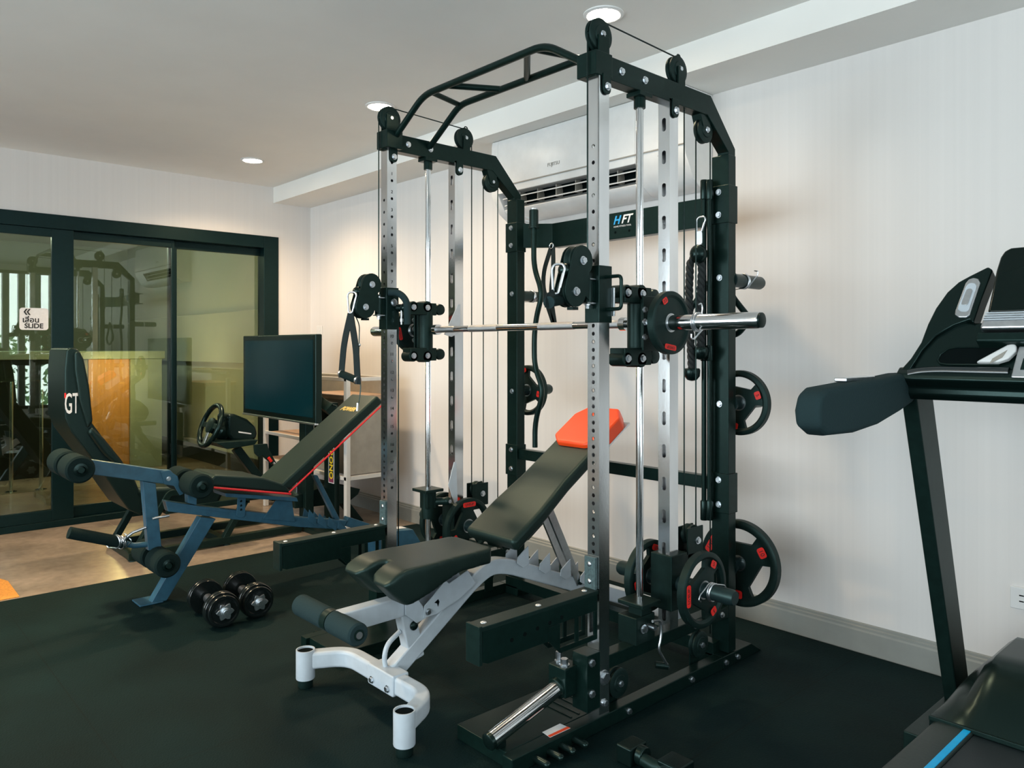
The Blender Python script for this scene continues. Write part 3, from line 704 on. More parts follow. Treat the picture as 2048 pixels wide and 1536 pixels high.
# ================================================================== attachments hanging on the machine
def strap_handle(name, label, top, bot, axis, wid):
    t = thing(name, label, 'handle', bot)
    top, bot = V(top), V(bot); ax = V(axis).normalized(); e0, e1 = bot - ax * wid / 2, bot + ax * wid / 2
    MB().cyl(e0, e1, .0155, 18).build('grip', FOAMB, t)
    for e in (e0, e1): MB().lathe(e - ax * .004, ax, [(.0165, 0), (.0165, .008)], 18).build('grip_ring', ALU, t)
    for e in (e0, e1):
        mid_ = e.lerp(top, .5) + (e - bot) * .25
        n = (top - e).cross(ax).normalized()
        MB().tube([e - V((0, 0, .016)), e, mid_, top], .018, 4, .05, up=n.cross(top - e), rx=.0018).build('strap', STRAP, t)
    return t
def carabiner(label, top, bot, side, r=.0042):
    t = thing('carabiner', label, 'carabiner', V(top).lerp(V(bot), .5)); top, bot, sd = V(top), V(bot), V(side).normalized()
    d = (top - bot); L = d.length
    MB().tube([top + sd * .020, bot + sd * .007, bot - sd * .007, top - sd * .020, top - sd * .012 + d.normalized() * .012, top + sd * .012 + d.normalized() * .012], r, 10, .014, closed=True).build('hook', ALU, t)
    MB().cyl(top + sd * .017 - d * .2, top + sd * .011 - d * .75, r * 1.25, 10).build('gate', ALU, t)
    return t
xr_ = U(1, UC); xl_ = U(-1, UC)
ks = Xp(707, 590, xl_); kb = Xp(706, 618, xl_)
carabiner('silver carabiner on the trolley towards the glass door, holding the long strap handle', (xl_, 1.655, 1.42), (xl_, 1.648, 1.345), (.75, .65, 0))
hb = Xp(697, 757, xl_)
strap_handle('strap_handle', 'black webbing strap handle hanging over the blue bench backrest', (xl_, 1.648, 1.34), (xl_ + .005, 1.64, hb.z + .006), (.85, .12, -.2), .108)
carabiner('silver carabiner on the trolley nearest the camera, holding the short strap handle', (xr_, 1.655, 1.44), (xr_, 1.643, 1.362), (.75, .65, 0))
gp = Xp(1116, 601, xr_)
strap_handle('strap_handle', 'black strap handle with grey grip hanging below the trolley nearest the camera', (xr_, 1.643, 1.36), gp, (-.35, 1, .15), .12)
MB().cyl(gp - V((-.35, 1, .15)).normalized() * .065, gp - V((-.35, 1, .15)).normalized() * .058, .018, 20).build('end_cap', FOAM, bpy.data.objects['strap_handle.001'])
# loose cord with a clip, hanging from the door-side trolley onto the bench
ca = thing('ankle_cord', 'thin cord with silver clip hanging beside the strap handle over the blue bench', 'cord', Xp(715, 790, xl_))
MB().tube([Xp(712, 634, xl_), Xp(719, 650, xl_), Xp(718, 700, xl_), Xp(717, 745, xl_), Xp(722, 770, xl_), Xp(719, 800, xl_), Xp(715, 815, xl_)], .0022, 8, .02).build('cord', BLKP, ca)
MB().cyl(Xp(715, 806, xl_), Xp(714, 822, xl_), .004, 10).build('clip', ALU, ca)
MB().sphere(Xp(718, 690, xl_), .008).build('clip', ALU, ca)

# curved lat bar standing behind the door-side post
lat = thing('curved_lat_bar', 'long black bent bar standing upright behind the smith machine near the glass door', 'bar', (-2.6, 2.52, .71))
c6 = crop(1000, 400, 2.955)
pts = [Yp(*c6(a, b_), 2.52) for a, b_ in ((200, 130), (200, 405), (252, 545), (215, 690), (203, 800), (203, 985), (258, 1125), (207, 1315), (207, 1510))]
pts[-1].z = .73
MB().tube(pts, .0125, 14, .07).build('bar', BLK, lat)
MB().lathe((pts[0].x, 2.52, pts[0].z - .03), ZA, [(.026, 0), (.026, .008), (.022, .01), (.022, .085), (.018, .088)], 24).build('sleeve', BLKP, lat)
MB().cyl((pts[0].x, 2.52, pts[0].z + .056), (pts[0].x, 2.52, pts[0].z + .064), .0175, 20).build('end_cap', ALU, lat)
MB().tube([(pts[0].x - .02, 2.52, pts[0].z + .02), (pts[0].x - .05, 2.51, pts[0].z + .03), (pts[0].x - .05, 2.51, pts[0].z + .012), (pts[0].x - .02, 2.52, pts[0].z + .004)], .002, 6).build('safety_pin', ALU, lat)
# straps hanging from the cross member next to it
tp = Yp(1103, 492, 2.60)
t = thing('triceps_strap', 'black looped webbing strap hanging from the cross member behind the trolley', 'strap', tp)
MB().tube([tp, Yp(1088, 540, 2.60), Yp(1086, 570, 2.60), Yp(1093, 605, 2.60), Yp(1108, 650, 2.60)], .012, 4, .05, rx=.0025, up=XA).build('strap', STRAP, t)
MB().tube([tp + V((.01, 0, 0)), Yp(1107, 530, 2.60), Yp(1101, 590, 2.60), Yp(1110, 650, 2.60)], .012, 4, .05, rx=.0025, up=XA).build('strap', STRAP, t)
MB().torus(tp, YA, .012, .003, 20, 8).build('ring', ALU, t)
# rope on the treadmill side
rp = Yp(1398, 490, 2.46)
t = thing('triceps_rope', 'thick twisted black rope with rubber ends hanging beside the post nearest the treadmill', 'rope', rp)
def rope(pts, name='rope'):
    P = [V(p) for p in pts]; b = MB(); n = 46
    seg = [0]; 
    for a_, b_ in zip(P, P[1:]): seg.append(seg[-1] + (b_ - a_).length)
    def at(d):
        for i in range(len(P) - 1):
            if d <= seg[i + 1] + 1e-9: return P[i].lerp(P[i + 1], (d - seg[i]) / (seg[i + 1] - seg[i]))
        return P[-1]
    for ph in (0, 2 * PI / 3, 4 * PI / 3):
        q = []
        for k in range(n * 3):
            d = seg[-1] * k / (n * 3 - 1); a = ph + d / .036 * 2 * PI * .5
            q.append(at(d) + V((math.cos(a), math.sin(a), 0)) * .0075)
        b.tube(q, .0085, 8)
    return b.build(name, ROPE, t)
rope([Yp(1393, 505, 2.46), Yp(1380, 528, 2.46), Yp(1378, 580, 2.46), Yp(1380, 660, 2.46), Yp(1384, 742, 2.46)])
rope([Yp(1398, 505, 2.485), Yp(1404, 540, 2.485), Yp(1400, 600, 2.485), Yp(1402, 700, 2.485)])
ep = Yp(1384, 742, 2.46)
MB().lathe(ep + V((0, 0, .012)), -ZA, [(.012, 0), (.028, .002), (.031, .01), (.029, .032), (.018, .046), (.004, .05)], 24).build('rope_end', BLKP, t)
ep = Yp(1402, 700, 2.485)
MB().lathe(ep + V((0, 0, .012)), -ZA, [(.012, 0), (.028, .002), (.031, .01), (.029, .032), (.018, .046), (.004, .05)], 24).build('rope_end', BLKP, t)
MB().sphere(Yp(1397, 508, 2.465), .033, (1, 1, 1.1)).build('rope_knot', BLKP, t)
MB().prism(rrect(Yp(1397, 476, 2.455), XA, ZA, .03, .05, .008), (0, .004, 0)).build('hanger_plate', ALU, t)
carabiner('silver carabiner holding the twisted rope on the cross member', Yp(1402, 440, 2.46), Yp(1397, 470, 2.46), XA, .0032)
# two straight bars stored along that post
for i, (px, lab) in enumerate(((1408, 'thin black bar with rubber sleeves standing against the post, rope side'), (1419, 'thin black bar with rubber sleeves tight against the post nearest the treadmill'))):
    p = Yp(px, 700, 2.515)
    t = thing('straight_bar', lab, 'bar', (p.x, 2.515, .62))
    za, zb_ = Yp(px, 360, 2.515).z, Yp(px, 1040, 2.515).z
    MB().cyl((p.x, 2.515, zb_ + .02), (p.x, 2.515, za - .02), .0095, 14).build('bar', BLK, t)
    for z, h in ((za - .075, .075), (Yp(px, 722, 2.515).z, .06), (zb_, .075)):
        MB().lathe((p.x, 2.515, z), ZA, [(.0125, 0), (.014, .004), (.014, h - .004), (.0125, h)], 18).build('sleeve', BLKP, t)
# V-grip bar behind the post
t = thing('row_handle', 'black diamond-shaped row handle hanging behind the post nearest the treadmill', 'handle', Yp(1430, 620, 2.64))
MB().tube([Yp(1436, 540, 2.64), Yp(1376, 626, 2.64), Yp(1384, 650, 2.64), Yp(1440, 676, 2.64), Yp(1476, 668, 2.64), Yp(1500, 638, 2.64), Yp(1468, 598, 2.64)], .012, 12, .02, closed=True).build('frame', BLK, t)
# black attachment lying on the mat
fa = thing('floor_attachment', 'black metal dip handle attachment lying on the mat beside the machine foot', 'attachment', (-1.36, 1.78, 0))
MB().box(-1.44, -1.385, 1.715, 1.79, .004, .058).cyl((-1.385, 1.7525, .034), (-1.36, 1.7525, .034), .028, 20).build('mount_block', BLKP, fa, .006)
MB().tube([(-1.37, 1.745, .03), (-1.32, 1.74, .03), (-1.26, 1.77, .03)], .018, 14).build('bar', BLKM, fa)
MB().box(-1.31, -1.235, 1.735, 1.81, .004, .055).build('end_block', BLKP, fa, .006)
MB().cyl((-1.30, 1.733, .03), (-1.28, 1.70, .03), .008, 12).build('pin', ZINC, fa)

# ================================================================== pale grey adjustable bench
XB = -2.19
wbn = thing('weight_bench', 'pale grey adjustable bench with black pads and an orange headrest inside the machine', 'bench', (XB, 1.9, 0))
def prof(name, pts, x0, x1, m, parent, bev=.004, seg=2, label=None):
    return MB().prism([(x0, y, z) for y, z in pts], (x1 - x0, 0, 0)).build(name, m, parent, bev, seg, label)
# front foot
MB().tube([(-2.49, 1.30, .098), (-2.425, 1.42, .098), (-1.955, 1.42, .098), (-1.89, 1.30, .098)], .030, 4, .1, rx=.025, up=ZA, fs=10).build('front_foot', WPAINT, wbn, .012, 4)
for x in (-2.497, -1.883):
    f = MB().lathe((x, 1.285, .034), ZA, [(.032, 0), (.033, .003), (.033, .102), (.029, .102), (.029, .094)], 28).build('foot_post', WPAINT, wbn)
    MB().cyl((x, 1.285, .1275), (x, 1.285, .129), .0292, 28).build('hollow_shade', DARK, f)  # dark disc painted in for the shade inside the hollow post
    MB().lathe((x, 1.285, .0045), ZA, [(.024, 0), (.026, .003), (.026, .03)], 24).build('rubber_foot', RUB, f)
MB().box(-2.255, -2.1, 1.388, 1.452, .064, .133).build('foot_clamp', WPAINT, wbn, .006)
for x in (-2.225, -2.13): bolt(wbn, (x, 1.388, .085), (0, -1, 0), .009)
# spine, arch, ladder
sx0, sx1 = -2.215, -2.16
MB().tube([(XB, 1.425, .095), (XB, 1.785, .345), (XB, 1.87, .385), (XB, 1.96, .368), (XB, 2.70, .075)], .029, 4, .09, rx=.026, up=ZA, fs=8).build('spine', WPAINT, wbn, .006)
for x in (sx0 - .008, sx1 + .004):
    for k in range(4):
        y = 1.985 + .118 * k; z = .388 - .047 * k
        MB().prism([(x, y, z - .012), (x, y + .004, z + .012), (x, y + .035, z + .032), (x, y + .058, z + .046), (x, y + .062, z - .025), (x, y + .03, z - .032)], (.005, 0, 0)).build('ladder_tooth', WPAINT, wbn, .001)
MB().box(XB - .22, XB + .26, 2.69, 2.75, .04, .1).build('rear_foot', WPAINT, wbn, .006)
for x in (XB - .2, XB + .24): MB().lathe((x, 2.72, .0045), ZA, [(.024, 0), (.024, .037)], 20).build('rubber_foot', RUB, wbn)
# roller tube and post
MB().tube([(XB, 1.225, .322), (XB, 1.49, .325)], .034, 4, rx=.026, up=ZA).build('roller_tube', WPAINT, wbn, .006)
MB().tube([(XB, 1.485, .345), (XB, 1.535, .13)], .030, 4, rx=.024, up=YA).build('seat_post', WPAINT, wbn, .006)
MB().tube([(XB, 1.477, .235), (XB, 1.425, .205), (XB, 1.412, .16), (XB, 1.422, .118)], .0085, 12, .03).build('lift_handle', WPAINT, wbn)
MB().sphere((sx1 - .002, 1.515, .252), .016, (.6, 1, 1)).build('adjuster_knob', BLKP, wbn)
for x in (sx0 - .007, sx1 + .002):
    MB().prism([(x, 1.475, .34), (x, 1.46, .37), (x, 1.50, .375), (x, 1.545, .315), (x, 1.56, .27), (x, 1.52, .262), (x, 1.475, .30)], (.005, 0, 0)).build('pivot_plate', WPAINT, wbn, .001)
    sp = MB().prism([(x + .006 * (1 if x > XB else -1), y, z) for y, z in ((1.545, .275), (1.60, .275), (1.70, .305), (1.775, .345), (1.74, .40), (1.655, .37), (1.64, .385), (1.585, .34), (1.55, .315))], (.004, 0, 0)).build('side_plate', WPAINT, wbn, .001)
    xo = x + .006 * (1 if x > XB else -1) + (.004 if x > XB else 0)
    bolt(sp, (xo, 1.563, .292), (1 if x > XB else -1, 0, 0), .0085)
    MB().prism([(xo, 1.59, .317), (xo, 1.607, .326), (xo, 1.612, .316), (xo, 1.606, .299), (xo, 1.602, .312)], (.0008 if x > XB else -.0008, 0, 0)).build('slot_mark', DARK, sp)
for x, rr in ((XB, 0),):
    MB().cyl((-2.44, 1.232, .322), (-2.045, 1.232, .322), .011, 14).build('roller_axle', ALU, wbn)
    for a_, b_ in ((-2.428, -2.235), (-2.205, -2.05)):
        ro = MB().lathe((a_, 1.232, .322), XA, [(.012, 0), (.030, 0), (.036, .006), (.036, b_ - a_ - .006), (.030, b_ - a_), (.012, b_ - a_)], 28).build('foam_roller', FOAM, wbn)
        MB().cyl((b_, 1.232, .322), (b_ + .003, 1.232, .322), .017, 20).build('end_cap', BLKM, ro)
    MB().lathe((-2.236, 1.232, .322), XA, [(.036, 0), (.036, .032)], 24).build('roller_collar', BLKM, wbn)
# seat pad with a notch at the front
def seat():
    out = [(-.140, 1.345), (-.125, 1.332), (-.055, 1.332), (-.026, 1.352), (-.010, 1.43), (.010, 1.43), (.026, 1.352), (.055, 1.332), (.125, 1.332), (.140, 1.345), (.142, 1.50), (.132, 1.60), (.122, 1.78), (.10, 1.80), (-.10, 1.80), (-.122, 1.78), (-.132, 1.60), (-.142, 1.50)]
    m = MB().prism([V((x, y, 1)) for x, y in out], (0, 0, -1))
    for y in (1.34, 1.355, 1.37, 1.39, 1.41, 1.435, 1.47, 1.52, 1.58, 1.65, 1.72):
        bmesh.ops.bisect_plane(m.bm, geom=m.bm.verts[:] + m.bm.edges[:] + m.bm.faces[:], plane_co=(0, y, 0), plane_no=(0, 1, 0))
    for v in m.bm.verts:
        x, y, t = v.co; k = max(0, (1.43 - y) / .10)
        if t > .5: z = .487 - .045 * k ** 2.2
        else: z = .432 - .062 * max(0, min(1, (1.64 - y) / .2)); y = max(y, 1.405 + .3 * (y - 1.332))
        v.co = (XB + x, y, z)
    return m
so_ = seat().build('seat_pad', VIN, wbn, smooth=False)
for f_ in so_.data.polygons: f_.use_smooth = True
rm_ = so_.modifiers.new('remesh', 'REMESH'); rm_.mode = 'VOXEL'; rm_.voxel_size = .006; rm_.use_smooth_shade = True
sm_ = so_.modifiers.new('smooth', 'SMOOTH'); sm_.factor = .5; sm_.iterations = 14
MB().box(-2.24, -2.14, 1.45, 1.79, .405, .432).build('seat_bracket', WPAINT, wbn, .003)
d = V((0, .843, .537)); n = V((0, -.537, .843))
o0 = V((XB, 1.868, .497))
def slab(x0, x1, l0, l1, h0, h1, taper=0.0):
    a = [o0 + d * l0 + n * h0, o0 + d * l1 + n * h0, o0 + d * l1 + n * h1, o0 + d * l0 + n * h1]
    return MB().prism([V((x0, p.y, p.z)) for p in a], (x1 - x0, 0, 0))
w0, w1 = .14, .125
pp = [(-w0, 0), (w0, 0), (w0, .18), (w1, .34), (w1, .60), (-w1, .60), (-w1, .34), (-w0, .18)]
b = MB().prism([V((XB + x, 0, 0)) + V((0, (o0 + d * l).y, (o0 + d * l).z)) for x, l in pp], n * -.052)
b.build('back_pad', VIN, wbn, .018, 5)
b = MB().prism([V((XB - .09, p.y, p.z)) for p in (o0 + d * .02 - n * .05, o0 + d * .10 - n * .098, o0 + d * .19 - n * .098, o0 + d * .26 - n * .05)], (.18, 0, 0))
b.build('pad_underside', VIN, wbn, .02, 4)
w = .128
hp = [(-w + .05, .545), (w - .05, .545), (w, .59), (w, .74), (w - .045, .80), (-w + .045, .80), (-w, .74), (-w, .59)]
b = MB().prism([V((XB + x, 0, 0)) + V((0, (o0 + d * l + n * .022).y, (o0 + d * l + n * .022).z)) for x, l in hp], n * -.066)
b.build('headrest', ORG, wbn, .012, 4, label='orange padded headrest')
b = MB().prism([V((XB + .12, p.y, p.z)) for p in (o0 + d * .62 - n * .044, o0 + d * .79 - n * .044, o0 + d * .79 - n * .052, o0 + d * .62 - n * .052)], (-.24, 0, 0))
b.build('headrest_plate', ALU, wbn, .001)
st0, st1 = Xp(1100, 1030, -2.165), Xp(1160, 1166, -2.165)
MB().tube([(-2.165, 2.175, .545), (-2.165, 2.345, .225)], .017, 4, rx=.005, up=YA).tube([(-2.215, 2.175, .545), (-2.215, 2.345, .225)], .017, 4, rx=.005, up=YA).build('support_strut', ALU, wbn, .001)
MB().cyl((-2.225, 2.345, .232), (-2.155, 2.345, .232), .012, 14).build('strut_pin', BLKP, wbn)
MB().tube([(XB, 1.90, .46), (XB, 2.44, .80)], .018, 4, rx=.045, up=n).build('back_rail', BLKM, wbn, .003)

# ================================================================== blue-grey leg bench
XL = -3.78; xn = XL            # near face of frame
bb = thing('leg_curl_bench', 'blue-grey incline bench with leg curl rollers beside the racing seat', 'bench', (XL, 1.7, 0))
c2 = crop(0, 800, 3.413); c3 = crop(350, 640, 3.34)
def Pb(x, y, X=XL): return Xp(*c2(x, y), X)
def Pc(x, y, X=XL): return Xp(*c3(x, y), X)
def strip(name, pts, x0, x1, m, bev=.003, parent=None):
    for p_ in pts: p_.z = max(p_.z, .0048)
    return MB().prism([V((x0, p.y, p.z)) for p in pts], (x1 - x0, 0, 0)).build(name, m, parent or bb, bev)
fx = (XL - .055, XL)
strip('main_beam', [Pb(1130, 690), Pb(1370, 725), Pb(2040, 800), Pc(1150, 1340), Pc(1130, 1400), Pb(2040, 868), Pb(1150, 762)], *fx, BLUE)
strip('leg_arm', [Pb(600, 405), Pb(1120, 480), Pb(1165, 480), Pb(1210, 530), Pb(1165, 575), Pb(1110, 572), Pb(600, 505)], XL - .05, XL + .0, BLUE)
strip('leg_post', [Pb(975, 555), Pb(1065, 570), Pb(1105, 1010), Pb(1015, 1030)], XL - .048, XL - .002, BLUE)
strip('pivot_plate', [Pb(1095, 490), Pb(1150, 478), Pb(1210, 520), Pb(1225, 580), Pb(1250, 640), Pb(1225, 650), Pb(1185, 585), Pb(1120, 575)], XL + .001, XL + .006, BLUE, .001)
strip('roller_post', [Pb(1280, 600), Pb(1345, 610), Pb(1345, 720), Pb(1285, 705)], XL - .048, XL - .002, BLUE)
strip('front_leg', [Pb(1370, 800), Pb(1475, 812), Pb(1140, 1395), Pb(1030, 1395)], XL - .055, XL - .002, BLUE)
fc = Zp(*c2(1035, 1400))
MB().box(XL - .11, XL + .012, fc.y - .055, fc.y + .05, .0045, .012).build('foot_bar', BLUE, bb, .003)
strip('seat_bracket', [Pb(1505, 625), Pb(1990, 655), Pb(2000, 682), Pb(1510, 650)], XL - .10, XL + .06, BLUE, .002)
hg = strip('height_strap', [Pb(1620, 660), Pb(1675, 664), Pb(1668, 790), Pb(1640, 806), Pb(1612, 790)], XL + .001, XL + .007, BLUE, .001)
for y in (690, 720, 748): MB().cyl(Pb(1645, y, XL + .0065), Pb(1645, y, XL + .0085), .006, 12).build('hole', DARK, hg)
strip('rear_gusset', [Pb(1880, 685), Pb(1990, 690), Pb(2010, 830), Pb(1790, 812)], XL + .001, XL + .006, BLUE, .001)
strip('beam_label', [Pb(1365, 728), Pb(1585, 752), Pb(1585, 772), Pb(1365, 748)], XL + .0005, XL + .003, BLUE, .0005)
for k in range(4):
    a = Pc(885 + 66 * k, 1300 + 18 * k); b2 = Pc(945 + 66 * k, 1345 + 14 * k); mid_ = Pc(905 + 66 * k, 1265 + 24 * k)
    for xx in (XL - .06, XL - .002):
        MB().prism([V((xx, a.y, a.z - .03)), V((xx, mid_.y - .008, mid_.z)), V((xx, mid_.y + .018, mid_.z - .03)), V((xx, b2.y, b2.z)), V((xx, b2.y, b2.z - .03))], (.006, 0, 0)).build('ladder_tooth', BLUE, bb, .001)
ra = Xp(800, 1050, XL)
MB().tube([(XL - .03, 2.20, .232), (XL - .03, 2.50, .10)], .026, 4, rx=.024, up=ZA).build('rear_beam', BLUE, bb, .003)
rb = MB().prism([(XL - .06, 2.36, .0045), (XL - .06, 2.36, .155), (XL - .06, 2.60, .135), (XL - .06, 2.685, .0045)], (.12, 0, 0)).build('rear_foot', BLUE, bb, .003)
MB().prism([(XL + .015, 2.52, .1425), (XL + .015, 2.585, .1373), (XL - .045, 2.585, .1373), (XL - .045, 2.52, .1425)], (0, 0, .001)).build('foot_label', WHI, rb)
# rollers
def roller(y, z):
    MB().cyl((XL - .20, y, z), (XL + .17, y, z), .012, 14).build('roller_axle', BLKM, bb)
    for a_, b_ in ((XL - .20, XL - .05), (XL + .004, XL + .155)):
        ro = MB().lathe((a_, y, z), XA, [(.014, 0), (.050, 0), (.058, .008), (.058, b_ - a_ - .008), (.050, b_ - a_), (.014, b_ - a_)], 32).build('foam_roller', FOAMB, bb)
        MB().lathe((b_ - .002, y, z), XA, [(.028, 0), (.028, .008), (.018, .010), (.016, .004), (.010, .006)], 24).build('end_cap', BLKP, ro)
for p in (Xp(*c2(552, 478), -3.622), Xp(*c2(1382, 592), -3.622), Xp(*c2(1150, 1130), -3.622)): roller(p.y, p.z)
bolt(bb, Pb(1150, 537, XL + .006), XA, .008)
# weight horn and pin
h0_, h1_, h2_ = Pb(470, 905, XL - .025), Pb(850, 975, XL - .025), Pb(1005, 985, XL - .025)
MB().tube([h0_, h1_], .026, 20).build('weight_horn', FOAMB, bb)
MB().tube([h1_, Pb(900, 995, XL - .025), h2_], .013, 14, .03).build('horn_arm', BLUE, bb)
MB().tube([Pb(1040, 812, XL + .02), Pb(1060, 806, XL + .02), Pb(1155, 790, XL + .02)], .006, 10).build('locking_pin', ALU, bb)
MB().tube([Pb(850, 945, XL), Pb(905, 905, XL), Pb(995, 870, XL)], .007, 10).build('spring_wire', ALU, bb)
# pads
XP0, XP1 = -3.915, -3.645
sp = [Pb(1440, 540, XP1), Pb(1470, 510, XP1), Pb(1800, 530, XP1), Pb(1960, 580, XP1), Pb(1990, 636, XP1), Pb(1450, 590, XP1)]
MB().prism([V((XP0, p.y, p.z)) for p in sp], (XP1 - XP0, 0, 0)).build('seat_pad', VIN, bb, .012, 4)
def pip(a, b_, nm='red_piping'): MB().tube([a, b_], .0052, 10).build(nm, REDP, bb, label='red piping')
pip(Pb(1445, 597, XP1), Pb(1985, 642, XP1))
q0, q1 = Pc(772, 1143, XP1), Pc(1350, 600, XP1); qd = (q1 - q0).normalized()
nn = V((0, -qd.z, qd.y)); e1_ = q1 + qd * .06
tk = .062
bp = [q0 + nn * .006, e1_ + nn * .006, e1_ + nn * tk + qd * -.01, q0 + nn * tk - qd * .03]
MB().prism([V((XP0, p.y, p.z)) for p in bp], (XP1 - XP0, 0, 0)).build('back_pad', VIN, bb, .014, 4)
pip(q0 - qd * .01, e1_ - qd * .01)

lc_ = q0 + qd * ((e1_ - q0).length * .80) + nn * (tk + .0005)
text('lettering', 'POWER', .042, GOLD, bb, V(((XP0 + XP1) / 2, lc_.y, lc_.z)), XA, qd, .3, .002, label='gold lettering')
u_ = lc_ - qd * .028
MB().box((XP0 + XP1) / 2 - .075, (XP0 + XP1) / 2 + .07, -.0005, .0005, -.003, .003).build('underline', GOLD, bb) if False else None
strip('back_strut', [Pc(935, 1040), Pc(965, 1040), Pc(1115, 1335), Pc(1085, 1345)], XL - .05, XL - .02, BLUE)
# spring collars parked on the horn
for i, f in enumerate((.86, .94)):
    p = h0_.lerp(h1_, f)
    o = dup(c0, p, ('silver spring collar on the blue bench weight horn, outer of the two', 'silver spring collar on the blue bench weight horn, inner of the two')[i], rot=(0, 0, 0))
    hd = (h1_ - h0_).normalized(); o.rotation_euler = (math.atan2(hd.z, hd.y), 0, 0); o.rotation_euler.y = math.radians(100 + 20 * i)

# ================================================================== dumbbells
cd = crop(340, 1120, 7.877)
def dumbbell(label, f, b_):
    f, b_ = V(f), V(b_); b_.z = f.z = .0795
    ax = (b_ - f).normalized(); t = thing('dumbbell', label, 'dumbbell', ((f + b_) / 2).xy.to_3d(), 'dumbbells on the mat')
    MB().cyl(f - ax * .03, b_ + ax * .03, .0125, 18).build('bar', ZINC, t)
    MB().cyl(f + ax * .075, b_ - ax * .075, .02, 20).build('grip', ALU, t)
    for e, sg in ((f, 1), (b_, -1)):
        for k, (R, off) in enumerate(((.066, .004), (.0745, .024), (.0745, .046))):
            c = e + ax * sg * off
            MB().lathe(c, ax * sg, [(.014, 0), (.022, -.002), (.03, .001), (R * .78, .001), (R * .84, -.003), (R * .97, -.003), (R, 0), (R, .013), (R * .97, .016), (R * .8, .016), (.014, .014)], 40).build('plate', mat('black_enamel', (.006, .009, .009), .18) if 'black_enamel' not in bpy.data.materials else bpy.data.materials['black_enamel'], t)
        u = ax.cross(ZA).normalized(); st = []
        for k in range(24):
            a = 2 * PI * k / 24; rr = .032 + .0058 * math.cos(6 * a); st.append(e - ax * sg * .012 + u * rr * math.cos(a) + ZA * rr * math.sin(a))
        MB().prism(st, ax * sg * .011).cyl(e - ax * sg * .024, e - ax * sg * .01, .018, 20).build('star_collar', ZINC, t, .001)
    return t
f1, f2 = Zp(*cd(885, 830), .0795), Zp(*cd(1430, 680), .0795)
axd = (Zp(*cd(545, 560), .0795) - f1); axd.z = 0; axd.normalize()
f1 += axd * .02; f2 += axd * .02
dumbbell('chrome and black dumbbell lying closest to the blue bench foot', f1, f1 + axd * .30)
axd2 = (Zp(*cd(1120, 450), .0795) - f2); axd2.z = 0; axd2.normalize()
dumbbell('chrome and black dumbbell lying on the side towards the pale bench roller', f2, f2 + axd2 * .30)

# ================================================================== racing simulator
XS = -4.83; XN = -4.60
sim = thing('racing_simulator', 'black racing simulator with bucket seat and steering wheel behind the blue bench', 'simulator', (XS, 1.7, 0))
cq = crop(80, 680, 3.34)
def Ps(x, y, X=XN): return Xp(*cq(x, y), X)
def sprism(name, pts, x0, x1, m, bev, seg=3, parent=None):
    return MB().prism([V((x0, p.y, p.z)) for p in pts], (x1 - x0, 0, 0)).build(name, m, parent or sim, bev, seg)
back = [Ps(185, 62), Ps(215, 50), Ps(262, 60), Ps(290, 120), Ps(325, 300), Ps(352, 550), Ps(430, 655), Ps(560, 815), Ps(640, 930), Ps(690, 1050), Ps(690, 1180), Ps(600, 1140), Ps(520, 1030), Ps(430, 900), Ps(330, 770), Ps(215, 620), Ps(172, 520), Ps(172, 200)]
sprism('seat_back', back, XS - .20, XN - .02, SEAT, .03, 4)
sprism('side_bolster', [Ps(262, 70), Ps(292, 130), Ps(328, 310), Ps(352, 545), Ps(318, 590), Ps(262, 400), Ps(232, 200), Ps(228, 80)], XN - .06, XN + .012, SEAT, .018, 4)
sprism('side_bolster', [Ps(340, 575), Ps(430, 660), Ps(560, 820), Ps(540, 870), Ps(420, 760), Ps(318, 620)], XN - .06, XN + .012, SEAT, .018, 4)
sprism('side_bolster', [Ps(262, 70), Ps(292, 130), Ps(328, 310), Ps(352, 545), Ps(318, 590), Ps(262, 400), Ps(232, 200), Ps(228, 80)], XS - .22, XS - .16, SEAT, .018, 4)
sprism('seat_cushion', [Ps(590, 1000), Ps(700, 990), Ps(1150, 970), Ps(1250, 1010), Ps(1200, 1110), Ps(700, 1170)], XS - .2, XN - .02, SEAT, .03, 4)
text('lettering', 'GT', .155, WHI, sim, Xp(143.5, 809, XN - .0175), YA, ZA, 0, .001, sx=.33)
sprism('logo_flash', [Ps(170, 355), Ps(180, 355), Ps(182, 390), Ps(170, 390)], XN - .024, XN - .018, RED, .0005)
# frame
fr = MB()
for x in (XN - .03, XS - .2):
    fr.tube([(x, 1.33, .03), (x, 1.52, .36), (x, 1.75, .36)], .022, 4, .02, rx=.018, up=XA)
    fr.tube([(x, 1.30, .03), (x, 2.35, .03)], .022, 4, rx=.022, up=ZA)
    fr.tube([(x, 1.84, .03), (x, 1.98, .26)], .02, 4, rx=.018, up=XA)
fr.tube([(XN - .03, 1.33, .03), (XS - .2, 1.33, .03)], .022, 4, rx=.022, up=ZA)
fr.tube([(XN - .03, 1.84, .03), (XS - .2, 1.84, .03)], .022, 4, rx=.022, up=ZA)
fr.box(XS - .22, XN - .01, 1.5, 2.0, .24, .275)
fr.build('base_frame', BLKM, sim, .004)
for y in (1.33, 1.86):
    for x in (XN - .03, XS - .2): MB().lathe((x, y, .0005), ZA, [(.022, 0), (.018, .012)], 16).build('foot_pad', RUB, sim)
cw = crop(360, 790, 9.035)
wc_ = Xp(*cw(550, 550), XS)
wn = V((0, -.93, .36)).normalized()
sw = MB().torus(wc_, wn, .132, .0155, 44, 12).build('steering_wheel', BLKP, sim)
wu = V((0, .36, .93)).normalized()
MB().lathe(wc_ - wn * .012, wn, [(.046, 0), (.05, .006), (.048, .02), (.03, .026)], 28).build('wheel_hub', BLKM, sw)
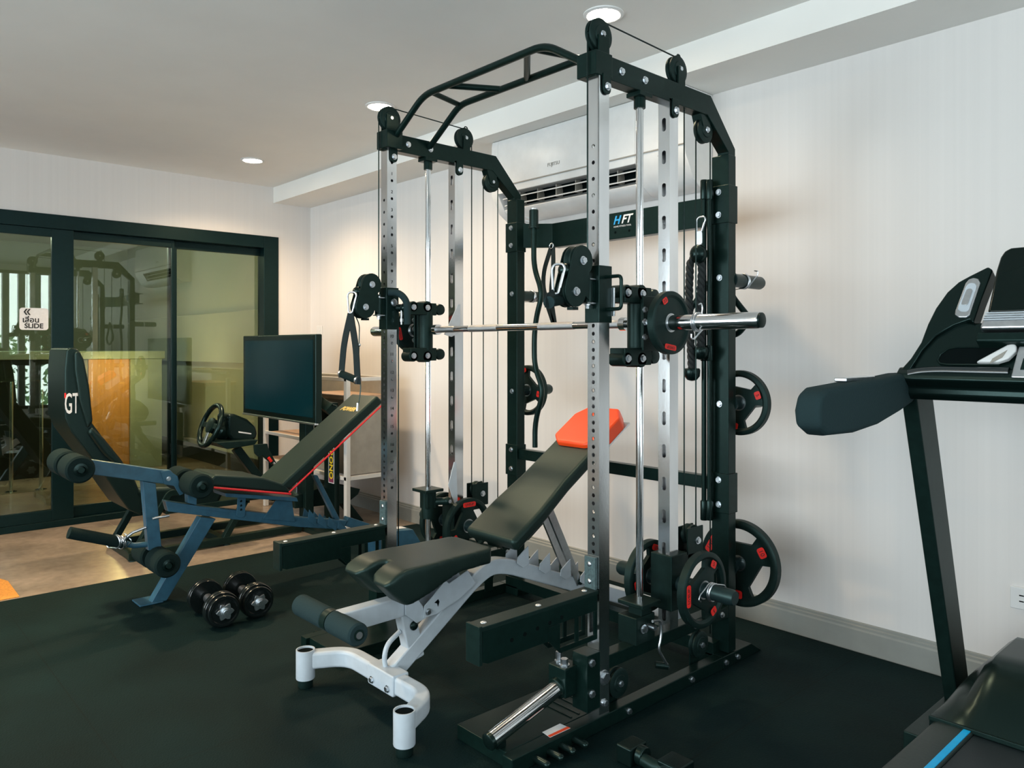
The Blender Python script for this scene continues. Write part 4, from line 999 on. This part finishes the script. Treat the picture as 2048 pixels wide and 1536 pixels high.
for a in (0, PI, 1.5 * PI):
    dr = XA * math.cos(a) + wu * math.sin(a)
    MB().tube([wc_ + dr * .03, wc_ + dr * .128], .016, 4, rx=.004, up=wn.cross(dr)).build('wheel_spoke', ALU if a > 4 else BLKM, sw, .002)
MB().tube([wc_ + XA * .06 + wu * .02 - wn * .03, wc_ + XA * .09 + wu * .06 - wn * .035], .007, 4, rx=.003).build('paddle_shifter', BLKP, sw)
bn = V((0, .985, -.14)).normalized()
MB().lathe(wc_ - wn * .01, -wn, [(.04, 0), (.05, .03), (.066, .05), (.066, .09), (.075, .095)], 28).build('wheel_base', BLKP, sim)
b0 = wc_ - wn * .085
hs = [Xp(*cw(860, 350), XS + .09), Xp(*cw(1000, 345), XS + .09), Xp(*cw(1230, 440), XS + .09), Xp(*cw(1380, 580), XS + .09), Xp(*cw(1410, 700), XS + .09), Xp(*cw(1380, 800), XS + .09), Xp(*cw(1230, 860), XS + .09), Xp(*cw(950, 840), XS + .09), Xp(*cw(860, 700), XS + .09)]
hz_ = sprism('motor_housing', hs, XS - .09, XS + .09, BLKP, .02, 4)
sprism('housing_stripe', [Xp(*cw(1060, 655), XS + .0915), Xp(*cw(1290, 690), XS + .0915), Xp(*cw(1288, 712), XS + .0915), Xp(*cw(1060, 682), XS + .0915)], XS + .089, XS + .0915, WHI, .0004, 1, hz_)
sprism('wheel_deck', [Xp(*cw(640, 860), XN - .05), Xp(*cw(1420, 810), XN - .05), Xp(*cw(1350, 900), XN - .05), Xp(*cw(860, 980), XN - .05)], XS - .16, XN - .05, BLKM, .004, 2)
cl0, cl1 = Xp(*cw(1010, 960), XS + .03), Xp(*cw(1420, 1500), XS + .03)
MB().tube([cl0, cl1, cl1 + (cl1 - cl0).normalized() * .18], .026, 4, rx=.026, up=XA).build('wheel_column', BLKM, sim, .004)
sh = sprism('shifter_bracket', [Xp(*cw(1340, 900), XN + .04), Xp(*cw(1580, 880), XN + .04), Xp(*cw(1600, 960), XN + .04), Xp(*cw(1760, 1260), XN + .04), Xp(*cw(1680, 1270), XN + .04), Xp(*cw(1480, 1090), XN + .04), Xp(*cw(1430, 1130), XN + .04), Xp(*cw(1360, 1060), XN + .04)], XN + .02, XN + .04, BLKM, .003, 2)
MB().cyl(Xp(*cw(1600, 1130), XN + .045), Xp(*cw(1650, 1200), XN + .045), .009, 12).build('red_tag', RED, sh)
MB().cyl(Xp(*cw(1680, 1220), XN + .045), Xp(*cw(1740, 1270), XN + .045), .008, 12).build('lever_knob', ALU, sh)
# pedals
pdl = crop(350, 640, 3.34)
def Pp(x, y, X=-4.62): return Xp(*pdl(x, y), X)
pd = sprism('pedal_deck', [Pp(800, 1180), Pp(1060, 1090), Pp(1240, 1130), Pp(1225, 1165), Pp(1150, 1225), Pp(1000, 1240), Pp(800, 1260)], XS - .2, -4.62, BLKM, .006, 2)
sprism('pedal_leg', [Pp(1090, 1190), Pp(1150, 1190), Pp(1270, 1345), Pp(1230, 1365)], -4.70, -4.63, BLKM, .004, 2)
for x in (-4.98, -4.85, -4.72):
    p = Pp(850, 1170); MB().box(x - .03, x + .03, p.y - .005, p.y + .02, p.z - .02, p.z + .11).build('pedal', ALU, sim, .003)

# ================================================================== television on its post
TY = 2.28
tv = thing('television', 'large dark television on a black post behind the steering wheel', 'television', (-4.83, TY + .05, 0))
tl, tr_, br_, bl_ = Yp(485, 672, TY), Yp(622, 668, TY), Yp(632, 848, TY), Yp(490, 832, TY)
x0, x1, z0, z1 = tl.x + .01, br_.x - .005, (br_.z + bl_.z) / 2 + .005, tl.z
MB().box(x0, x1, TY, TY + .045, z0, z1).box(x0 + .2, x1 - .2, TY + .045, TY + .075, z0 + .1, z1 - .12).build('casing', BLKP, tv, .006)
MB().box(x0 + .035, x1 - .035, TY - .002, TY + .002, z0 + .04, z1 - .035).build('screen', SCREEN, tv)
MB().box(x0, x1, TY - .006, TY + .02, z0 - .004, z0 + .008).build('bottom_rim', ALU, tv, .002)
xc = Yp(596, 880, TY + .05).x
MB().box(xc - .045, xc + .045, TY + .08, TY + .14, .03, z0 + .35).box(xc - .18, xc + .18, TY + .072, TY + .085, z0 + .05, z0 + .3).build('stand_post', BLKM, tv, .004)
MB().box(xc - .3, xc + .3, TY + .085, TY + .24, .0005, .03).build('stand_base', BLKM, tv, .004)
ya = TY + .1
MB().tube([Yp(628, 770, ya), Yp(634, 800, ya), Yp(655, 815, ya), Yp(664, 820, ya)], .03, 4, .02, rx=.03).cyl(Yp(632, 768, ya), Yp(632, 790, ya), .03, 16).build('side_arm', BLKM, tv, .003)
MB().prism([Yp(628, 800, ya + .08), Yp(663, 806, ya + .08), Yp(661, 838, ya + .08), Yp(628, 860, ya + .08)], (0, .05, 0)).build('cable_box', BLKP, tv, .004)
MB().tube([Yp(664, 810, ya), Yp(673, 812, ya), Yp(676, 824, ya)], .005, 8).build('lead', BLKP, tv)

# ================================================================== white shelf
SY0, SY1 = 2.53, 2.86
shf = thing('metal_shelf', 'white metal shelf with wooden boards behind the television', 'shelf', (-5.0, 2.7, 0))
sxr, sxl = Yp(690, 800, SY0).x, Yp(528, 900, SY0).x
zt_ = Yp(690, 757, SY0).z; zb_ = Yp(690, 962, SY0).z
for x in (sxl, sxr):
    for y in (SY0, SY1): MB().box(x - .018, x + .018, y, y + .03, .0005, zt_ if x == sxr else .95).build('post', WHM, shf, .003)
for z in (zb_, zt_ - .02):
    MB().box(sxl, sxr, SY0 + .002, SY0 + .028, z, z + .025).box(sxl, sxr, SY1 + .002, SY1 + .028, z, z + .025).box(sxr - .015, sxr + .015, SY0, SY1, z, z + .025).build('rail', WHM, shf, .002)
xs_ = sxr - .62
for z in (Yp(560, 872, SY0).z, zb_ + .02): MB().box(sxl + .02, xs_, SY0 + .03, SY1, z - .012, z + .012).build('board', WOOD, shf, .002)
zc_ = Yp(660, 790, SY0).z
MB().box(xs_ + .01, sxr - .02, SY0 + .05, SY1 - .01, zb_ + .026, zc_ - .03).build('cabinet_box', GREYP, shf, .003)
MB().box(xs_, sxr - .016, SY0 + .03, SY1, zc_ - .029, zc_).build('board', WOOD, shf, .002)
MB().box(sxl, xs_, SY0 + .002, SY0 + .02, .55, .572).build('rail', WHM, shf, .002)
MB().box(sxl + .02, sxr - .02, SY1 + .001, SY1 + .008, zb_, zt_).build('back_panel', GREYP, shf)
sg0, sg1 = Yp(655, 915, SY0 - .04), Yp(668, 968, SY0 - .04)
sgn = thing('box_sign', 'narrow black upright box with yellow lettering beside the white shelf', 'box', ((sg0.x + sg1.x) / 2, SY0 - .04, sg1.z))
sg0.z += .12
MB().box(sg0.x - .05, sg1.x + .005, SY0 - .038, SY0 - .002, .031, sg0.z).build('box_body', BLKP, sgn, .003)
MB().box(sg0.x + .01, sg1.x - .002, SY0 - .0385, SY0 - .0375, sg1.z, sg0.z - .01).build('white_border', WHI, sgn)
MB().box(sg0.x + .016, sg1.x - .008, SY0 - .0395, SY0 - .0387, sg1.z + .006, sg0.z - .016).build('label_panel', INK, sgn)
MB().box(sg0.x + .016, sg1.x - .008, SY0 - .0402, SY0 - .0396, sg1.z + .006, sg1.z + .04).build('plum_panel', PLUM, sgn)
text('lettering', 'KRONO', .062, YEL, sgn, ((sg0.x + sg1.x) / 2 + .004, SY0 - .0404, sg1.z + .14), -ZA, XA, 0, .001)

# ================================================================== treadmill
TX = -.43
tm = thing('treadmill', 'large black treadmill with silver console trim beside the back wall', 'treadmill', (TX, 2.0, 0))
def mir(x): return 2 * TX - x
for sgn_ in (0, 1):
    m_ = (lambda x: x) if not sgn_ else mir
    # side rails and stripe
    MB().prism([(m_(-.805), .75, .02), (m_(-.800), .75, .148), (m_(-.785), .75, .155), (m_(-.700), .75, .155), (m_(-.700), .75, .02)], (0, 1.65, 0)).build('side_rail', mat('ribbed_rail', (.012, .022, .019), .5, bump=(90, .2)) if 'ribbed_rail' not in bpy.data.materials else bpy.data.materials['ribbed_rail'], tm, .004)
    MB().box(m_(-.722), m_(-.705), .76, 2.345, .1545, .157).build('blue_stripe', CYAN, tm, label='bright blue stripe')
    # uprights
    MB().prism([(m_(-.893), 2.345, 1.06), (m_(-.893), 2.475, 1.06), (m_(-.893), 2.815, .05), (m_(-.893), 2.70, .05)], (.043 * (1 if not sgn_ else -1), 0, 0)).build('upright', BLKM, tm, .006, 3)
    MB().box(m_(-.90), m_(-.80), 2.38, 2.98, .004, .07).build('base_foot', BLKM, tm, .004)
    # handrail
    pr = [(1.765, 1.088), (1.80, 1.104), (1.95, 1.112), (2.12, 1.118), (2.27, 1.128), (2.34, 1.128), (2.34, 1.045), (2.24, 1.022), (2.10, .996), (1.95, .984), (1.80, .988), (1.755, 1.01), (1.748, 1.05)]
    MB().prism([(m_(-.915), y, z) for y, z in pr], (.066 * (1 if not sgn_ else -1), 0, 0)).build('handrail', FOAM, tm, .016, 4, label='grey textured handrail')
    MB().box(m_(-.908), m_(-.875), 1.95, 2.13, 1.112, 1.124).build('pulse_sensor', ALU, tm, .004)
MB().box(-.70, mir(-.70), .80, 2.36, .10, .148).build('running_belt', mat('belt', (.006, .012, .014), .45, bump=(300, .2)), tm, .003)
# motor hood
b = MB(); NXg, NYg = 34, 22; g = []
for j in range(NYg + 1):
    y = 2.335 + .52 * j / NYg; row = []
    for i in range(NXg + 1):
        x = -.812 + (.812 * 2 + 2 * TX) * -1 * 0 + (mir(-.812) + .812) * i / NXg
        t_ = j / NYg; S = math.sin(min(1, (y - 2.335) / .20) * PI / 2) ** 1.0; E = math.sin(min(1, (2.855 - y) / .12) * PI / 2)
        ax_ = abs(x - TX)
        Hs = .055 + .02 * min(1, (y - 2.335) / .3)
        k = max(0, min(1, (.325 - ax_) / .05)); k = k * k * (3 - 2 * k)
        ed = math.sin(min(1, max(0, (.382 - ax_)) / .05) * PI / 2)
        z = .158 + S * E * ((Hs * ed) * (1 - k) + k * (.150 + .010 * math.cos(min(1, ax_ / .33) * PI / 2)))
        row.append(b.bm.verts.new((x, y, z)))
    g.append(row)
for j in range(NYg):
    for i in range(NXg): b.bm.faces.new([g[j][i], g[j][i + 1], g[j + 1][i + 1], g[j + 1][i]])
def skirt(vs):
    lo = [b.bm.verts.new((v.co.x, v.co.y, .03)) for v in vs]
    for i in range(len(vs) - 1): b.bm.faces.new([vs[i], vs[i + 1], lo[i + 1], lo[i]])
skirt(g[0]); skirt(g[-1]); skirt([r_[0] for r_ in g]); skirt([r_[-1] for r_ in g])
bmesh.ops.remove_doubles(b.bm, verts=b.bm.verts, dist=1e-5)
b.build('motor_hood', BLKP, tm)
MB().box(-.812, mir(-.812), 2.328, 2.338, .15, .163).build('hood_lip', BLKM, tm, .002)
# console
T0, TN = V((TX, 2.285, 1.13)), V((0, -.857, .514))
cc = crop(1780, 470, 4.388)
def K(x, y, off=0.0): return Tp(*cc(x, y), T0 + TN * off, TN)
def mirrored(pts): return [V((mir(p.x), p.y, p.z)) for p in reversed(pts)]
lower = [K(150, 1225), K(260, 1010), K(360, 890), K(500, 800), K(640, 745), K(740, 760)]
bd = MB().prism(lower + mirrored(lower), -TN * .07).build('console_body', BLKP, tm, .012, 3)
wing = [K(150, 1215, .012), K(90, 1180, .012), K(180, 1080, .012), K(270, 940, .012), K(330, 780, .012), K(400, 640, .012), K(500, 500, .012), K(600, 410, .012), K(700, 355, .012), K(860, 275, .012), K(900, 300, .012), K(800, 560, .012), K(730, 770, .012), K(700, 740, .012), K(560, 790, .012), K(400, 880, .012), K(280, 1010, .012)]
for pts in (wing, mirrored(wing)):
    MB().prism(pts, -TN * .05).build('console_wing', BLKP, tm, .008, 3)
vent = [K(565, 695, .016), K(570, 660, .016), K(660, 420, .016), K(690, 385, .016), K(730, 372, .016), K(775, 380, .016), K(795, 420, .016), K(700, 700, .016), K(670, 722, .016), K(600, 722, .016)]
cen = sum(vent, V((0, 0, 0))) / len(vent)
for pts in (vent, mirrored(vent)):
    ce = sum(pts, V((0, 0, 0))) / len(pts)
    vv = MB().prism(pts, -TN * .012).build('fan_vent', ALU, tm, .004, 3, label='silver oval fan vent')
    MB().prism([ce + (p - ce) * .72 + TN * .001 for p in pts], -TN * .004).build('vent_grille', WPAINT, vv, .001)
    MB().prism([ce + (p - ce) * .42 + TN * .003 for p in pts], -TN * .004).build('vent_grille', ALU, vv, .001)
disp = [K(850, 680, .03), K(930, 300, .03), K(965, 190, .03), K(1000, 135, .03), K(1060, 103, .03)]
dd = disp + mirrored(disp)
MB().prism(dd, -TN * .06).build('display', mat('gloss_display', (.003, .009, .0075), .14, spec=.2), tm, .01, 3)
tray = [K(780, 820, .05), K(830, 680, .05)]
bx_ = tray + mirrored(tray)
bx_ = [V((p.x, p.y, p.z)) for p in bx_]
MB().prism(bx_, -TN * .03).build('book_rest', ALU, tm, .008, 3, label='silver book rest')
for k in range(4):
    a = K(835 - 6 * k, 690 + 20 * k, .051); a2 = V((mir(a.x), a.y, a.z)); up_ = V((0, .514, .857))
    MB().prism([a, a2, a2 + up_ * .003, a + up_ * .003], TN * .0015).build('rest_groove', WPAINT, tm)
lip = [K(745, 905, .04), K(780, 850, .04)]
MB().prism([K(745, 930, .04), K(760, 850, .04)] + mirrored([K(745, 930, .04), K(760, 850, .04)]), -TN * .04).build('rest_base', BLKM, tm, .006, 3)
cup = [K(420, 1105, .001), K(440, 1050, .001), K(520, 1000, .001), K(600, 988, .001), K(1020, 988, .001), K(960, 1137, .001), K(500, 1133, .001), K(440, 1125, .001)]
for pts in (cup, mirrored(cup)):
    MB().prism(pts, TN * .0012).build('tray_recess_shade', DARK, tm, .0003, 1)  # flat dark sheet standing in for the shaded tray opening
for flip in (0, 1):
    rim = [K(x_, y_, .003) for x_, y_ in ((1020, 985), (600, 985), (520, 997), (440, 1047), (418, 1100), (440, 1128), (500, 1137), (960, 1140))]
    MB().tube(mirrored(rim) if flip else rim, .0028, 8).build('tray_rim', BLKP, tm)
    fr_ = [K(165, 1225, .006), K(260, 1205, .006), K(420, 1195, .006), K(1048, 1208, .006)]
    MB().tube(mirrored(fr_) if flip else fr_, .014, 14, .05).build('front_rim', GLOSSB, tm)
panel_ = [K(1055, 1250, .02), K(1130, 970, .02)]
MB().prism(panel_ + mirrored(panel_), -TN * .03).build('control_panel', ALU, tm, .004, 2)
MB().prism([K(1140, 1180, .022), K(1170, 1080, .022)] + mirrored([K(1140, 1180, .022), K(1170, 1080, .022)]), -TN * .004).build('button_pad', BLKM, tm, .001)
# crossbeam under the console
MB().prism([(-.875, 2.262, 1.128), (-.875, 2.258, 1.112), (-.875, 2.285, 1.09), (-.875, 2.285, 1.07), (-.875, 2.30, 1.055), (-.875, 2.40, 1.055), (-.875, 2.40, 1.145), (-.875, 2.285, 1.145)], (2 * (TX + .875), 0, 0)).build('crossbeam', BLKP, tm, .005, 3)
# white handheld in the tray
rmv = thing('remote_control', 'white handheld remote lying in the treadmill console tray', 'remote', K(950, 1080, .006))
MB().prism([K(760, 1140, .004), K(880, 1075, .004), K(1040, 990, .004), K(1100, 972, .004), K(1128, 1000, .004), K(1120, 1050, .004), K(1050, 1115, .004), K(960, 1142, .004)], TN * .018).build('case', WHT, rmv, .007, 3)
MB().prism([K(870, 1132, .023), K(900, 1085, .023), K(1030, 1010, .023), K(985, 1075, .023)], TN * .001).build('dark_inset', GREYP, rmv)

# ================================================================== small fittings
s_ = Yp(640, 665, YB)
sw_ = thing('light_switch', 'small white light switch plate on the back wall near the glass door', 'switch', (s_.x, YB, s_.z))
MB().box(s_.x - .045, s_.x + .045, YB - .008, YB - .0005, s_.z - .055, s_.z + .055).build('plate', WHT, sw_, .003)
MB().box(s_.x - .015, s_.x + .015, YB - .012, YB - .007, s_.z - .02, s_.z + .02).build('rocker', WHT, sw_, .002)
a, b2 = Yp(2021, 1170, YB), Yp(2048, 1208, YB)
so = thing('wall_socket', 'white wall socket low on the wall behind the treadmill', 'socket', (a.x + .06, YB, a.z - .03))
MB().box(a.x, a.x + .12, YB - .009, YB - .0005, a.z - .075, a.z).build('plate', WHT, so, .003)
for dx in (.035, .085):
    for dz in (-.027, -.047): MB().box(a.x + dx - .007, a.x + dx + .007, YB - .0098, YB - .0085, a.z + dz - .002, a.z + dz + .002).build('slot', DARK, so)
o1, o2 = Zp(16, 1163, .0006), Zp(39, 1194, .0006); oe = (Zp(-20, 1152, .0006) - o1).normalized() * .7
om = MB().prism([o1, o2, o2 + V((0, -.75, 0)), o1 + oe], (0, 0, .003)).build('orange_patch', ORGP)  # thin orange slab laid flat on the tiles
tag(om, 'thin orange patch on the tiles beside the rubber flooring', 'mat')

# downlights
def downlight(x, y, label, e=52):
    t = thing('downlight', label, 'light', (x, y, ZC), 'recessed ceiling downlights')
    MB().lathe((x, y, ZC - .0005), -ZA, [(.062, 0), (.078, 0), (.078, .004), (.066, .008), (.062, .006)], 36, True).build('trim_ring', WHT, t)
    MB().lathe((x, y, ZC - .0005), -ZA, [(.061, .0), (.061, .004), (.02, .0055), (.0, .006)], 36).build('diffuser', LAMP, t)
    L = bpy.data.lights.new('downlight_beam', 'SPOT'); L.energy = e; L.color = (1, .73, .45); L.spot_size = math.radians(150); L.spot_blend = .8; L.shadow_soft_size = .05
    o = bpy.data.objects.new('downlight_beam', L); C.objects.link(o); o.location = (0, 0, -.02); o.parent = t
for px, py, lab in ((1207, 28, 'glowing round ceiling light above the machine end nearest the camera'), (760, 212, 'glowing round ceiling light above the machine end towards the glass door'), (505, 320, 'glowing round ceiling light furthest in, near the glass door')):
    p = Zp(px, py, ZC); downlight(p.x, p.y, lab, {1207: 26, 760: 52, 505: 105}[px])
for x, y in ((-4.1, .2), (-1.6, -.6)): downlight(x, y, ('added ceiling light out of view, above the floor before the glass door', 'added ceiling light out of view, above the floor before the machine')[x > -2], 230 if x < -2 else 30)  # unseen lights added to warm the door wall and light the mat

# trees outside the window wall
for i, (y, z, r_) in enumerate(((3.1, .9, .75), (1.3, .6, .65), (-.6, .9, .85))):
    b = MB()
    for k in range(260):
        a = random.uniform(0, 2 * PI); e = math.acos(random.uniform(-1, 1)); rr = r_ * random.uniform(.6, 1)
        c = V((XR + 2.6 + rr * math.sin(e) * math.cos(a), y + rr * math.sin(e) * math.sin(a), z + rr * math.cos(e) * 1.1))
        u = V((random.uniform(-1, 1), random.uniform(-1, 1), random.uniform(-1, 1))).normalized(); w_ = u.orthogonal().normalized(); sz = random.uniform(.06, .12)
        b.face([c - u * sz, c - w_ * sz * .5, c + u * sz, c + w_ * sz * .5])
    t = thing('shrub', ('leafy green shrub outside the window, by the back wall corner', 'leafy green shrub outside the window, middle one', 'leafy green shrub outside the window, by the front corner')[i], 'shrub', (XR + 2.6, y, 0))
    b.build('foliage', LEAF, t, normals=False, smooth=False)
    MB().cyl((XR + 2.6, y, 0), (XR + 2.6, y, z), .04, 10).build('stem', WOOD, t)

# ================================================================== light
wd = bpy.data.worlds.new('sky'); bpy.context.scene.world = wd; wd.use_nodes = True
bg = wd.node_tree.nodes['Background']; bg.inputs[0].default_value = (.86, .925, 1.02, 1); bg.inputs[1].default_value = 9.0
def portal(loc, rot, sx_, sy_):
    L = bpy.data.lights.new('daylight_portal', 'AREA'); L.shape = 'RECTANGLE'; L.size = sx_; L.size_y = sy_; L.cycles.is_portal = True
    o = bpy.data.objects.new('daylight_portal', L); C.objects.link(o); o.location = loc; o.rotation_euler = rot
portal((XR + .09, .18, 1.32), (0, PI / 2, 0), 2.15, 5.7)
portal((-1.7, YF - .09, 1.32), (PI / 2, 0, 0), 7.0, 2.15)
def fill_light(loc, e, col, r_=.08):
    L = bpy.data.lights.new('next_room_fill', 'POINT'); L.energy = e; L.color = col; L.shadow_soft_size = r_
    o = bpy.data.objects.new('next_room_fill', L); C.objects.link(o); o.location = loc
fill_light((-7.7, 2.15, 1.0), 22, (1, .66, .34)); fill_light((-8.0, 0.9, 2.3), 62, (1, .97, .92))  # unseen fill lights added to brighten the next room and its wood front

cam = bpy.data.cameras.new('camera'); co = bpy.data.objects.new('camera', cam); C.objects.link(co)
cam.sensor_width = 36; cam.lens = 36 * F / 2048; cam.shift_y = (Y0 - 768) / 2048; cam.clip_start = .05
co.location = (0, 0, CH); co.rotation_euler = (PI / 2, 0, PI / 2 - YAW)
S = bpy.context.scene; S.camera = co
S.view_settings.view_transform = 'Standard'; S.view_settings.look = 'None'; S.view_settings.gamma = 1; S.view_settings.exposure = 0.16
S.cycles.use_denoising = True; S.cycles.max_bounces = 10; S.cycles.transparent_max_bounces = 16; S.cycles.caustics_reflective = False; S.cycles.sample_clamp_indirect = 6
